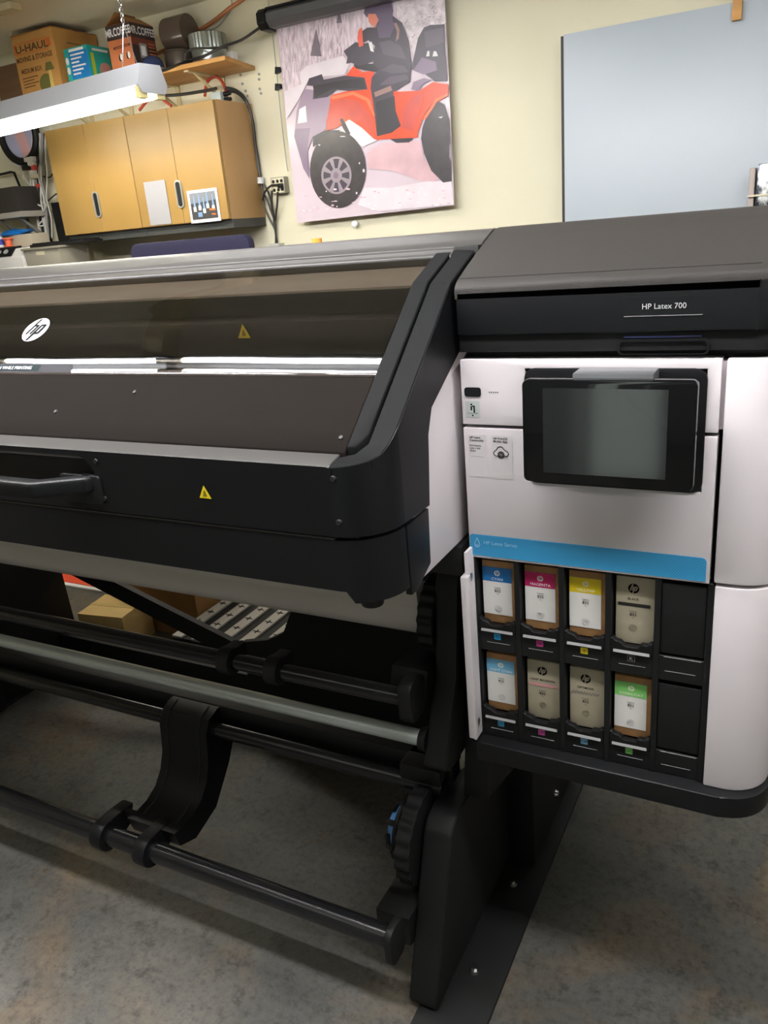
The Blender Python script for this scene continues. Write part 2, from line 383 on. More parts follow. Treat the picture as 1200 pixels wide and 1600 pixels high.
# front panel with the handle recess
g = G()
g.box(-0.955, XC, 0.83, 0.845, 1.066, 1.163)
g.box(PXL, -0.955, 0.83, 0.845, 1.066, 1.088); g.box(PXL, -0.955, 0.83, 0.845, 1.155, 1.163); g.box(PXL, -1.80, 0.83, 0.845, 1.088, 1.155)
g.add([(-0.955, 0.83, 1.088), (-0.972, 0.83, 1.088), (-0.955, 0.83, 1.105)], [(0, 1, 2)])
g.add([(-0.955, 0.8301, 1.155), (-0.985, 0.8301, 1.155), (-0.975, 0.8301, 1.152), (-0.963, 0.8301, 1.145), (-0.955, 0.8301, 1.130)], [(0, 1, 2, 3, 4)])
build('front_panel', g, BLACK, pr)
build('handle_recess', G().box(-1.80, -0.955, 0.88, 0.885, 1.088, 1.155).box(-1.80, -0.955, 0.845, 0.88, 1.08, 1.088).box(-1.80, -0.955, 0.845, 0.88, 1.155, 1.163).box(-0.955, -0.95, 0.845, 0.88, 1.085, 1.16), BLACK2, pr)
op = [(-0.955, 0.842), (-0.962, 0.815), (-1.035, 0.772), (-1.70, 0.772), (-1.775, 0.815), (-1.785, 0.842), (-1.75, 0.842), (-1.745, 0.83), (-1.695, 0.798), (-1.04, 0.798), (-0.99, 0.828), (-0.988, 0.842)]
build('carry_handle', G().prism(op, 'z', 1.098, 1.124), BLACK, pr, bevel=0.007, seg=3)
build('mounting_plate', G().prism(rr(-1.03, -0.945, 1.078, 1.124, 0.006), 'y', 0.826, 0.832), BLACK2, pr, bevel=0.001)
# rounded corner and side wall of the hood
n = len(front_arc)
outer = [(x, y) for x, y in front_arc]
g = G()
rows = [[Vector((x, y, 1.066)) for x, y in outer], [Vector((x, y, top(y) - .001)) for x, y in outer]]
inn = [(XC + (x - XC) * 0.85, 0.83 + R0 + (y - 0.83 - R0) * 0.85) for x, y in outer]
rows2 = [[Vector((x, y, 1.066)) for x, y in inn], [Vector((x, y, top(y2) - 0.002)) for (x, y), (_, y2) in zip(inn, outer)]]
vs = rows[0] + rows[1] + rows2[0] + rows2[1]
fs = []
for i in range(n - 1):
    fs += [(i, i + 1, n + i + 1, n + i), (2 * n + i + 1, 2 * n + i, 3 * n + i, 3 * n + i + 1), (n + i, n + i + 1, 3 * n + i + 1, 3 * n + i), (i + 1, i, 2 * n + i, 2 * n + i + 1)]
fs += [(0, n, 3 * n, 2 * n), (n - 1, 2 * n - 1, 4 * n - 1, 3 * n - 1)]
g.add(vs, fs)
side = [(0.902, 1.066), (0.983, 1.063), (0.990, 1.12), (0.995, 1.165), (1.012, 1.20), (1.13, 1.262), (1.235, 1.33), (1.235, top(1.215) - 0.004), (1.215, top(1.215) - .002), (1.16, top(1.16) - .002), (1.122, top(1.122) - .0026), (1.108, 1.3590), (1.094, top(1.094) - .0026), (1.05, top(1.05) - .002), (0.95, top(0.95) - .002), (0.902, top(0.902) - .002)]
g.prism(side, 'x', XS - 0.010, XS)
build('corner_shell', g, BLACK, pr, smooth=40)
# top bands: outer frame band, lid frame strip, front strip
def band(name, ys, xa, xb, m, lift=0.0, th=0.014):
    return build(name, G().slab([[(xa(y), y, top(y) + lift), (xb(y), y, top(y) + lift)] for y in ys], (0, 0, -th)), m, pr, bevel=0.0015, seg=1)
ysb = [0.8305, 0.8335, 0.838, 0.845, 0.855, 0.866, 0.88, 0.895, 0.91, 0.94, 0.97, 1.0, 1.03, 1.06, 1.085, 1.095, 1.102, 1.108, 1.114, 1.122, 1.14, 1.16, 1.18, 1.2, 1.218]
band('side_frame', [y for y in ysb], lambda y: -0.4965 if y > 0.872 else (-0.530 if y < 0.866 else -0.51), lambda y: xr_at(y) - 0.0002, FRM)
band('lid_frame', [0.8725, 0.89, 0.95, 1.0, 1.05, 1.085, 1.095, 1.102, 1.108, 1.114, 1.122, 1.14, 1.17, 1.203], lambda y: -0.5255, lambda y: -0.4995 - (0.012 if y < 0.873 else 0), FRM, 0.002)
band('front_strip', [0.8305, 0.84, 0.855, 0.8645], lambda y: PXL, lambda y: -0.5315, GREYP)
band('lid_panel', [0.8665, 0.9, 0.94, 0.968], lambda y: PXL, lambda y: -0.526, LIDP)
ysg = [0.9682 + (1.193 - 0.9682) * i / 36 for i in range(37)]
def topg(y):   # the pane bends softly at the kink
    d = y - 1.108; bow = 0.0
    if y < 1.08:
        u = (y - 0.9682) / 0.1118; bow = 4 * 0.0040 * u * (1 - u)   # the thin pane bows a little
    if abs(d) < 0.03:
        t = (d + 0.03) / 0.06; a = top(1.078); b2 = top(1.138)
        return (1 - t) ** 2 * a + 2 * t * (1 - t) * 1.3624 + t * t * b2
    return top(y) + bow
build('hood_glass', G().slab([[(PXL, y, topg(y) - 0.0015), (-0.526, y, topg(y) - 0.0015)] for y in ysg], (0, 0, -0.003)), GLASS, pr, smooth=60)
band('lid_top_bar', [1.194, 1.205, 1.2155], lambda y: PXL, lambda y: -0.4975, GREYP, 0.001)
gap = build('hinge_gap', G().box(PXL, -0.462, 1.21, 1.24, 1.37, 1.390), RUBBER, pr)
build('gap_shade_strip', G().box(PXL, -0.462, 1.2165, 1.2238, 1.385, 1.3945), RUBBER, pr)  # thin dark strip added as the shade down in the hinge gap
build('rear_bar', G().slab([[(PXL, y, top(y) + dz), (-0.459, y, top(y) + dz)] for y, dz in ((1.2245, 0), (1.25, 0), (1.268, -0.0003), (1.28, -0.001))] + [[(PXL, y, z), (-0.459, y, z)] for y, z in ((1.295, 1.428), (1.33, 1.424), (1.78, 1.402))], (0, 0, -0.02)), GREYP, pr, bevel=0.001, seg=1)
# lit-window interior
g = G(); g.box(PXL, -0.50, 1.20, 1.21, 1.0, 1.375); g.box(PXL, -0.50, 0.85, 1.20, 1.09, 1.10); g.box(PXL, -0.50, 0.85, 0.86, 1.09, 1.15)
build('inner_liner', g, INNER, pr)
build('carriage_beam', G().box(PXL, -0.53, 1.10, 1.19, 1.26, 1.315), mat('beam_dark', (40, 36, 34), 0.5), pr, bevel=0.004)
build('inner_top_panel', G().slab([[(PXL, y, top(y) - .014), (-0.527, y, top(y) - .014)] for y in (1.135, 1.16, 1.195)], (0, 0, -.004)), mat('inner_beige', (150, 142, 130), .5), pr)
build('guide_rod', G().cyl((PXL, 1.085, 1.25), (-0.53, 1.085, 1.25), 0.008), STEEL, pr)
SL = math.atan(0.787)
def glass_plane(x, y, lift=0.0):
    sl = math.atan((topg(y + .01) - topg(y - .01)) / .02)
    return Plane((x, y, topg(y) - 0.0013 + lift), (1, 0, 0), (0, math.cos(sl), math.sin(sl)))
def warn(pl, parent, s=0.011):
    flat('warning_label', pl, [([(-s * 1.15, -s * .9), (s * 1.15, -s * .9), (0, s * 1.25)], INKB), ([(-s, -s * .8), (s, -s * .8), (0, s)], YEL), ([(-s * .35, -s * .55), (s * .35, -s * .55), (s * .12, s * .25), (-s * .12, s * .25)], mat('print_olive', (120, 105, 20), .5))], parent, 0.0004, 0.0002)
warn(Plane((-0.742, 0.83, 1.113)), pr); warn(Plane((-0.838, 1.098, 1.30), (1, 0, 0), (0, 0, 1)), pr, 0.013)
pl = glass_plane(-1.279, 1.05)
flat('round_logo', pl, [(ell(0, 0, .030, .030, 36), PRW)] + [([((a + .36 * b - .06) * .03, b * .03) for a, b in q], INKB) for q in HP], pr, 0.0012, 0.0003)
pl = glass_plane(-1.50, 0.972)
flat('print_notice', pl, [([(-0.5, 0), (0.375, 0), (0.375, 0.013), (0.368, 0.019), (-0.5, 0.019)], mat('notice_grey', (62, 62, 65), .8, spec=0.02)), ([(0.10, 0.003), (0.295, 0.003), (0.295, 0.016), (0.10, 0.016)], mat('notice_dark', (40, 48, 50), .8, spec=0.02))], pr, 0.0006, 0.0004, label='grey strip with a printed notice')
text('DO NOT OPEN WHILE PRINTING', pl, 0.20, 0.006, 0.0072, PRW, pr, 'CENTER', 0.0016)
# lower skirt with rounded corner, split line, foot
def offs(path, d): return path
sk = [(PXL, 0.833)] + [(x - 0.002, y + 0.002) for x, y in front_arc]
g = G()
n = len(sk)
zb = lambda i: 0.985 if i < 3 else 0.968
vs = [Vector((x, y, 1.060)) for x, y in sk] + [Vector((x, y, zb(i))) for i, (x, y) in enumerate(sk)]
vs += [Vector((x - 0.0, y + 0.03, 1.060)) if i < 2 else Vector((XC - 0.0 + (x - XC) * 0.6, 0.905 + (y - 0.905) * 0.6, 1.060)) for i, (x, y) in enumerate(sk)]
vs += [Vector((v.x, v.y, zb(i))) for i, v in enumerate(vs[2 * n:3 * n])]
fs = []
for i in range(n - 1):
    fs += [(i, i + 1, n + i + 1, n + i), (2 * n + i + 1, 2 * n + i, 3 * n + i, 3 * n + i + 1), (i + 1, i, 2 * n + i, 2 * n + i + 1), (n + i, n + i + 1, 3 * n + i + 1, 3 * n + i)]
fs += [(0, n, 3 * n, 2 * n), (n - 1, 2 * n - 1, 4 * n - 1, 3 * n - 1)]
g.add(vs, fs)
build('lower_skirt', g, BLACK, pr, smooth=40)
build('skirt_side', G().prism([(0.909, 0.953), (0.93, 0.953), (0.978, 0.974), (0.983, 1.058), (0.909, 1.058)], 'x', XS - 0.012, XS - 0.002), BLACK, pr, bevel=0.0015)
build('skirt_edge', G().box(PXL, XC, 0.832, 0.85, 1.0605, 1.0635), GREYP, pr)
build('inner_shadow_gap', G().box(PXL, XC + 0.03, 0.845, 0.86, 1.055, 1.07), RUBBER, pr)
build('bumper_foot', G().cyl((-0.507, 0.868, 0.985), (-0.507, 0.868, 0.953), 0.019, 0.016), BLACK2, pr, bevel=0.003)
for x, z in ((-0.525, 1.148), (-0.524, 1.088), (-0.946, 1.148), (-0.943, 1.088)):
    build('screw', G().cyl((x, 0.832, z), (x, 0.8275, z), 0.0045, 0.0035, 12), RUBBER, pr)
for x, y in ((-0.54, 0.885), (-0.95, 0.94), (-1.10, 0.905)):
    build('rivet', G().cyl((x, y, top(y)), (x, y - 0.0012, top(y) + 0.0015), 0.004, 0.003, 10), RUBBER, pr)
# white body behind the hood
g = G(); g.prism([(0.94, 0.955), (0.92, 1.0), (0.98, 1.19), (1.21, 1.26), (1.70, 1.26), (1.70, 0.955)], 'x', PXL, -0.470)
build('body_shell', g, WHITE, pr, bevel=0.006)
build('rear_housing', G().box(PXL, -0.47, 1.32, 1.80, 1.262, 1.37), BLACK2, pr, bevel=0.01)
build('body_bracket', G().box(-0.53, -0.462, 1.09, 1.20, 0.90, 0.954), BLACK2, pr, bevel=0.006)
# --- ink cabinet
XI = -0.453
plan = lambda f, x1, r: [(f, 0)] 
def shell(y0, x0, xc, r, yend=1.75, th=0.02):
    """plan of the curved right-hand cover"""
    o = [(x0, y0)] + arc(xc, y0 + r, r, -90, 0, 10) + [(xc + r, yend)]
    i = [(xc + r - th, yend)] + arc(xc, y0 + r, r - th, 0, -90, 10) + [(x0, y0 + th)]
    return o + i
build('right_cover_upper', G().prism(shell(1.096, -0.0865, -0.058, 0.062), 'z', 0.9385, 1.2515), WHITE, pr, bevel=0.003)
build('right_cover_lower', G().prism(shell(1.096, -0.0845, -0.058, 0.062), 'z', 0.594, 0.933), WHITE, pr, bevel=0.003)
build('cabinet_core', G().box(XI + 0.004, -0.03, 1.20, 1.74, 0.595, 1.262).box(-0.09, -0.02, 1.125, 1.2, 0.595, 1.262).box(XI + 0.003, -0.09, 1.13, 1.2, 0.934, 1.262), BLACK2, pr)
rec = rr(-0.3515, -0.1115, 1.071, 1.2365, 0.012)
def panel_hole(z0, z1, below):
    x0, x1 = XI, -0.0925
    h0, h1 = (-0.3535, -0.1095)
    if below: poly = [(x0, z0), (x1, z0), (x1, z1), (h1, z1), (h1, 1.069), (h0, 1.069), (h0, z1), (x0, z1)]
    else: poly = [(x0, z0), (h0, z0), (h0, 1.2385), (h1, 1.2385), (h1, z0), (x1, z0), (x1, z1), (x0, z1)]
    return G().prism(poly, 'y', 1.1, 1.13)
build('upper_panel', panel_hole(1.1535, 1.2515, False), WHITE, pr, bevel=0.0018)
build('ink_door', panel_hole(0.934, 1.1485, True), WHITE, pr, bevel=0.0018)
build('panel_side', G().box(-0.0925, -0.0868, 1.112, 1.13, 1.156, 1.247), WHITE, pr)
build('screen_recess', G().prism(rr(-0.3545, -0.1085, 1.068, 1.2395, 0.016), 'y', 1.0975, 1.128), BLACK, pr, bevel=0.002)
# touch screen, a little tilted, on a metal hinge
sc = [(-0.341, -0.112)]
g = G(); TL = 0.02
def scr(x0, x1, z0, z1, ya, yb, r):
    poly = rr(x0, x1, z0, z1, r)
    n = len(poly)
    f = lambda x, z, y: (x, y + (z - 1.16) * TL, z)
    return [f(x, z, ya) for x, z in poly] + [f(x, z, yb) for x, z in poly], [list(range(n)), list(range(2 * n - 1, n - 1, -1))] + [(i, (i + 1) % n, n + (i + 1) % n, n + i) for i in range(n)]
so = build('touchscreen', G().add(*scr(-0.3395, -0.1135, 1.0905, 1.2345, 1.040, 1.062, 0.008)), SCREEN, pr, bevel=0.0015)
build('display_area', G().add(*scr(-0.3105, -0.1480, 1.105, 1.2235, 1.0394, 1.0402, 0.001)), LCD, so, bevel=0)
build('hinge_block', G().box(-0.274, -0.169, 1.055, 1.10, 1.15, 1.241), mat('hinge_grey', (120, 122, 124), .35, .6), pr, bevel=0.003)
build('sensor_window', G().prism(rr(-0.4475, -0.4215, 1.1965, 1.2105, 0.004), 'y', 1.0985, 1.101), BLACK, pr)
g = G()
for k in range(5): g.cyl((-0.408 + k * 0.0032, 1.1005, 1.2035), (-0.408 + k * 0.0032, 1.0993, 1.2035), 0.0008, n=8)
build('status_dot', g, INKB, pr)
FP = Plane((0, 1.0998, 0))
SILV = mat('sticker_silver', (176, 184, 182), 0.4)
STK = mat('sticker_white', (216, 212, 214), 0.45)
flat('colour_sticker', FP, [(rr(-0.4475, -0.4245, 1.165, 1.190, 0.002), SILV), (ell(-0.4375, 1.1845, .0016, .0016, 10), INKB), ([(-.4390, 1.1755), (-.4365, 1.1755), (-.4365, 1.182), (-.4390, 1.182)], INKB), ([(-.4345, 1.172), (-.432, 1.172), (-.432, 1.183), (-.4365, 1.183), (-.4365, 1.181), (-.4345, 1.181)], INKB), ([(-.444, 1.185), (-.441, 1.182), (-.4405, 1.1825), (-.4435, 1.1855)], PRG), ([(-.431, 1.177), (-.428, 1.175), (-.428, 1.1755), (-.431, 1.1775)], PRG), (ell(-0.436, 1.1678, .0014, .0014, 10), INKB)], pr, 0.0004, 0.00005)
text('COLOR', FP, -0.4360, 1.1700, 0.0024, INKB, pr, 'CENTER', 0.001, 0.0, 1.5)
flat('info_sticker', FP, [(rr(-0.4455, -0.4165, 1.071, 1.138, 0.001), STK), ([(-.4425, 1.1035), (-.4215, 1.1028), (-.4215, 1.1034), (-.4425, 1.1041)], PRG)], pr, 0.0004, 0.0001)
for i, s in enumerate(('HP Latex', 'Community')): text(s, FP, -0.4430, 1.1325 - i * 0.0045, 0.0034, INKB, pr, 'LEFT', 0.001, 0.018)
for i, s in enumerate(('Participate,', 'Learn and', 'Share')): text(s, FP, -0.4430, 1.1200 - i * 0.0042, 0.0030, INKB, pr, 'LEFT', 0.001, 0.008)
flat('info_sticker', FP, [(rr(-0.4085, -0.3755, 1.070, 1.138, 0.001), STK), ([(-.4045, 1.1028), (-.3825, 1.1022), (-.3825, 1.1028), (-.4045, 1.1034)], PRG)], pr, 0.0004, 0.0001)
for i, s in enumerate(('HP PrintOS', 'Mobile App')): text(s, FP, -0.4050, 1.1320 - i * 0.0045, 0.0034, INKB, pr, 'LEFT', 0.001, 0.018)
g = G()
def line2(pts, r=0.0005): g.tube([FP.p(x, y, 0.0008) for x, y in pts], r, 5)
cl = arc(-.4010, 1.1105, .0042, 250, 100, 8) + arc(-.3945, 1.1155, .0058, 165, 15, 8) + arc(-.3862, 1.1105, .0042, 80, -70, 8)
line2(cl + [cl[0]]); line2(ell(-.3935, 1.1085, .0046, .0046, 16) + [(-.3889, 1.1085)], 0.0009); line2(ell(-.3935, 1.1085, .0022, .0022, 12) + [(-.3913, 1.1085)], 0.0006)
build('cloud_symbol', g, INKB, pr)
# blue band with fine dot pattern
def band_mat():
    m = bpy.data.materials.new('blue_dotted_print'); m.use_nodes = True; nt = m.node_tree; b = nt.nodes['Principled BSDF']
    tc = nt.nodes.new('ShaderNodeTexCoord'); mp = nt.nodes.new('ShaderNodeMapping'); mp.inputs['Scale'].default_value = (330, 330, 330); mp.inputs['Rotation'].default_value = (0, 0.785, 0)
    ck = nt.nodes.new('ShaderNodeTexVoronoi'); ck.inputs['Scale'].default_value = 1.0; ck.inputs['Randomness'].default_value = 0.0
    r = nt.nodes.new('ShaderNodeValToRGB'); r.color_ramp.elements[0].position = 0.30; r.color_ramp.elements[1].position = 0.5
    r.color_ramp.elements[0].color = (*lin((22, 84, 140)), 1); r.color_ramp.elements[1].color = (*lin((60, 160, 212)), 1)
    nt.links.new(tc.outputs['Object'], mp.inputs[0]); nt.links.new(mp.outputs[0], ck.inputs['Vector']); nt.links.new(ck.outputs['Distance'], r.inputs[0]); nt.links.new(r.outputs[0], b.inputs['Base Color'])
    b.inputs['Roughness'].default_value = 0.4; return m
bp = arc(-0.104, 0.967, 0.0065, 0, 90, 4) + arc(-0.446, 0.9695, 0.005, 90, 180, 4) + [(-0.4515, 0.9385), (-0.0975, 0.9375)]
build('blue_band', G().prism(bp, 'y', 1.0990, 1.1002), band_mat(), pr, smooth=0)
FB = Plane((0, 1.0988, 0)); PLB = mat('print_pale_blue', (160, 212, 238), .5)
text('HP Latex Series', FB, -0.428, 0.9595, 0.0062, PLB, pr, 'LEFT', 0.0006, 0.004)
g = G()
dr = [(-.4385, .969), (-.4425, .9605)] + arc(-.4385, .9575, .0042, 160, 380, 10) + [(-.4385, .969)]
g.tube([FB.p(x, y, 0.0006) for x, y in dr], 0.0005, 5); g.tube([FB.p(x, y, .0006) for x, y in arc(-.4385, .9565, .002, 0, 360, 8)], .0004, 5)
build('drop_symbol', g, PLB, pr)
# cartridge bay: five columns, two rows
CW = 0.0718; X0 = -0.4485
g = G()
g.box(X0, -0.086, 1.186, 1.2, 0.594, 0.934)
for i in range(6):
    xx = X0 + CW * i; g.box(max(xx - 0.0045, X0), min(xx + 0.0045, -0.0855), 1.102, 1.19, 0.594, 0.934)
g.box(X0, -0.086, 1.104, 1.19, 0.594, 0.636); g.box(X0, -0.086, 1.104, 1.19, 0.764, 0.806); g.box(X0, -0.086, 1.112, 1.19, 0.928, 0.934)
build('cartridge_bay', g, BLACK2, pr, bevel=0.0008, seg=1)
LEDGE = mat('tray_ledge_grey', (140, 140, 140), 0.4)
tags = [('C', (20, 150, 205)), ('M', (200, 60, 140)), ('Y', (225, 205, 30)), ('K', (24, 24, 26)), ('', None), ('LC', (70, 165, 215)), ('LM', (222, 90, 175)), ('OP', (130, 185, 225)), ('OC', (130, 205, 115)), ('', None)]
for k in range(10):
    i, row = k % 5, k // 5
    xa = X0 + CW * i + 0.005; xb = X0 + CW * (i + 1) - 0.005; zt = 0.806 if row == 0 else 0.636; z0 = zt
    if tags[k][1] is None:
        o = build('blank_cover', G().box(xa, xb, 1.105, 1.118, zt + 0.004, zt + 0.120), BLACK2, pr, bevel=0.002)
        build('ledge_line', G().box(xa + 0.006, xb - 0.003, 1.1035, 1.1045, zt - 0.002, zt - 0.0008), LEDGE, o)
        build('ledge_line', G().box(xa + 0.008, xb - 0.01, 1.1035, 1.1045, zt - 0.026, zt - 0.025), LEDGE, o)
        continue
    clip = [(xa, zt - 0.003), (xb, zt - 0.003), (xb, zt + 0.017), (xb - 0.004, zt + 0.017), (xb - 0.008, zt + 0.013), (xb - 0.017, zt + 0.013), (xb - 0.021, zt + 0.007), (xa + 0.021, zt + 0.007), (xa + 0.015, zt + 0.013), (xa + 0.006, zt + 0.015), (xa + 0.003, zt + 0.019), (xa, zt + 0.019)]
    h = build('cartridge_clip', G().prism(clip, 'y', 1.101, 1.112), BLACK, pr, bevel=0.0006, seg=1)
    build('ledge', G().add([(xa + 0.004, 1.0985, zt - 0.0035), (xb - 0.004, 1.0985, zt - 0.0035), (xb - 0.004, 1.1008, zt + 0.0005), (xa + 0.004, 1.1008, zt + 0.0005), (xa + 0.004, 1.1035, zt - 0.004), (xb - 0.004, 1.1035, zt - 0.004)], [(0, 1, 2, 3), (0, 4, 5, 1)]), LEDGE, h, smooth=0)
    s, c = tags[k]
    cx = (xa + xb) / 2 - 0.0005; cz = zt - 0.0135
    pl = Plane((cx, 1.1038, cz))
    poly = [(rr(-.0058, .0058, -.0055, .0055, .0012, 3), PRG if s == 'K' else mat('tag_' + s, c, .45))]
    if s == 'K': poly.append((rr(-.0053, .0053, -.005, .005, .001, 3), mat('tag_K', c, .45)))
    tg = flat('colour_tag', pl, poly, pr, 0.0003, 0.0001)
    text(s, pl, 0, -.0030, 0.0062, PRW if s == 'K' else mat('tag_ink_' + s, tuple(int(v * .35) for v in c), .5), pr, 'CENTER', 0.0007, 0.0)
    build('slot_line', G().box(xa + 0.012, xb - 0.010, 1.1034, 1.1042, zt - 0.026, zt - 0.0253), PRG, pr)
# tray under the cabinet, top housing, lid
build('base_tray', G().prism([(XI + 0.002, 1.077), (-0.06, 1.077)] + arc(-0.06, 1.145, 0.068, -90, 0, 10) + [(0.008, 1.75), (XI + 0.002, 1.75)], 'z', 0.556, 0.5935), BLACK, pr, bevel=0.004)
def hplan(f, r): return [(XI, f)] + [(-0.055, f)] + arc(-0.055, f + r, r, -90, 0, 10) + [(-0.055 + r, 1.78), (XI, 1.78)]
build('top_housing', G().prism(hplan(1.0965, 0.064), 'z', 1.287, 1.349), BLACK, pr, bevel=0.003)
build('housing_lower', G().prism(hplan(1.1025, 0.060), 'z', 1.262, 1.287), BLACK2, pr, bevel=0.001)
g = G()
lidrows = []
for y, z in ((1.0965, 1.3505), (1.099, 1.3555), (1.105, 1.361), (1.115, 1.366), (1.15, 1.3805), (1.20, 1.3995), (1.25, 1.4175), (1.28, 1.427), (1.30, 1.4285), (1.40, 1.427), (1.78, 1.41)):
    xe = 0.009 if y > 1.16 else (-0.055 + math.sqrt(max(0, .064 ** 2 - (1.1605 - y) ** 2)) if y > 1.0966 else -0.055)
    lidrows.append([(XI - 0.001 + 0.0045 * 0, y, z), (xe, y, z)])
build('cabinet_lid', G().slab(lidrows, (0, 0, -0.012)), LIDG, pr, smooth=40)
build('lid_core', G().box(XI + 0.004, 0.0, 1.13, 1.77, 1.30, 1.366).box(XI + 0.004, 0, 1.24, 1.77, 1.30, 1.405), BLACK2, pr)
build('lid_seam', G().box(XI, -0.055, 1.1138, 1.1148, 1.362, 1.3664), RUBBER, pr)
build('corner_cap', G().prism(arc(-0.482, 1.222, 0.026, 0, 90, 6) + [(-0.5, 1.248), (-0.5, 1.215), (-0.456, 1.205)], 'z', 1.385, 1.4075), RUBBER, pr, bevel=0.002)
g = G(); g.ring(rr(-0.224, -0.109, 1.2575, 1.2775, 0.006), rr(-0.221, -0.112, 1.258, 1.2745, 0.005), 'y', 1.099, 1.103)
build('latch_outline', g, BLACK, pr)
LED = mat('blue_led_strip', (52, 58, 104), 0.4)
build('light_strip', G().box(-0.216, -0.119, 1.1010, 1.1026, 1.2796, 1.2818), LED, pr)
FH = Plane((0, 1.0965, 0))
g = G(); g.box(-0.2155, -0.1185, 1.0960, 1.0968, 1.3315, 1.3325)
build('name_plate', G().box(-0.2155, -0.1185, 1.0962, 1.0970, 1.3085, 1.3325), BLACK, pr)
build('plate_edge', G().box(-0.2155, -0.1185, 1.0955, 1.0968, 1.3078, 1.3086), LEDGE, pr)
text('HP Latex 700', Plane((0, 1.0958, 0)), -0.1655, 1.3170, 0.0072, mat('print_light_grey', (188, 190, 190), .5), pr, 'CENTER', 0.0006, 0.002)
# white hinge bracket on the left of the bay
br = build('hinge_bracket', G().box(-0.4525, -0.4475, 1.074, 1.17, 0.60, 0.952), WHITE, pr, bevel=0.001)
g = G(); g.box(-0.4555, -0.4425, 1.06, 1.074, 0.612, 0.915)
build('bracket_rail', g, WHITE, br, bevel=0.0025)
for z in (0.905, 0.63): build('pivot_pin', G().cyl((-0.458, 1.085, z), (-0.4465, 1.085, z), 0.007), STEEL, br)
# --- stand, right and left
base_poly = [(0.93, 0), (1.83, 0), (1.83, 0.010), (0.93, 0.010)]
low = [(0.985, 0.02), (0.997, 0.0095), (1.44, 0.0095), (1.44, 0.29), (1.25, 0.352), (1.222, 0.359), (1.163, 0.3615), (1.128, 0.352), (1.108, 0.335), (1.074, 0.247), (0.992, 0.04)]
armp = [(1.128, 0.468), (1.15, 0.452), (1.27, 0.452), (1.37, 0.60), (1.40, 0.83), (1.375, 0.858), (1.30, 0.858), (1.258, 0.838), (1.238, 0.80), (1.209, 0.625), (1.138, 0.492)]
colp = [(1.42, 0.0095), (1.80, 0.0095), (1.78, 0.956), (1.42, 0.956)]
def gear(name, x0, x1, cy, cz, r, teeth=22):
    prof = []
    for k in range(teeth * 4):
        a = 2 * PI * k / (teeth * 4); rr_ = r * (1.0 if k % 4 < 2 else 0.955)
        prof.append((cy + rr_ * math.cos(a), cz + rr_ * math.sin(a)))
    return build(name, G().prism(prof, 'x', x0, x1), BLACK2, pr, bevel=0.002, seg=1)
def stand(sx, xm):
    """sx=1 right stand; mirrored about xm for the left one"""
    X = (lambda a, b: (a, b)) if sx == 1 else (lambda a, b: tuple(sorted((2 * xm - a, 2 * xm - b))))
    a, b = X(-0.565, -0.429); build('foot_plate', G().prism(base_poly, 'x', a, b), BLACK2, pr, bevel=0.003)
    a, b = X(-0.585, -0.525); build('take_up_arm', G().prism(low, 'x', a, b), BLACK2, pr, bevel=0.011, seg=3)
    a, b = X(-0.585, -0.535); build('spindle_arm', G().prism(armp, 'x', a, b), BLACK2, pr, bevel=0.010, seg=3)
    a, b = X(-0.56, -0.462); build('stand_column', G().prism(colp, 'x', a, b), BLACK2, pr, bevel=0.004)
    a, b = X(-0.535, -0.485); build('column_front', G().prism([(1.20, 0.36), (1.43, 0.30), (1.43, 0.90), (1.32, 0.90), (1.22, 0.47)], 'x', a, b), BLACK2, pr, bevel=0.004)
    a, b = X(-0.619, -0.586); gear('spindle_wheel', a, b, 1.30, 0.712, 0.088)
    a, b = X(-0.622, -0.590); gear('take_up_wheel', a, b, 1.1455, 0.290, 0.1026)
    a, b = X(-0.665, -0.586); build('motor_box', G().prism([(1.16, 0.575), (1.26, 0.565), (1.29, 0.63), (1.185, 0.645)], 'x', a, b), BLACK2, pr, bevel=0.006)
    a, b = X(-0.66, -0.586); build('drive_box', G().prism([(1.02, 0.12), (1.15, 0.10), (1.16, 0.185), (1.02, 0.19)], 'x', a, b), BLACK2, pr, bevel=0.006)
    a, b = X(-0.600, -0.584); build('rail_mount', G().prism(rr(0.94, 1.0, 0.145, 0.228, 0.02), 'x', a, b), BLACK2, pr, bevel=0.005)
    a, b = X(-0.612, -0.584); build('rail_mount', G().prism(rr(1.10, 1.165, 0.575, 0.66, 0.02), 'x', a, b), BLACK2, pr, bevel=0.005)
    a, b = X(-0.60, -0.584); build('bar_mount', G().prism(ell(1.162, 0.506, 0.024, 0.024, 24), 'x', a, b), BLACK2, pr, bevel=0.003)
    if sx == 1:
        for y, z in ((1.348, 0.010), (1.103, 0.010)):
            build('floor_bolt', G().cyl((-0.492, y, z), (-0.492, y, z + 0.006), 0.011, 0.009, 14).cyl((-0.492, y, z + .006), (-0.492, y, z + .012), 0.006, n=6), CHROME, pr, label='shiny steel bolt')
        build('floor_bolt', G().cyl((-0.462, 1.60, 0.075), (-0.455, 1.60, 0.075), 0.011, 0.009, 14), CHROME, pr, label='shiny steel bolt')
stand(1, 0); XM = -1.45; stand(-1, XM)
LXE = 2 * XM + 0.585
hub = build('spool_hub', G().lathe([(0.030, 0), (0.036, 0.004), (0.042, 0.020), (0.042, 0.030)], (-0.652, 1.1455, 0.290), 24, 'x'), BLUE, pr)
build('hub_core', G().cyl((-0.67, 1.1455, 0.29), (-0.64, 1.1455, 0.29), 0.03), BLUE, pr)
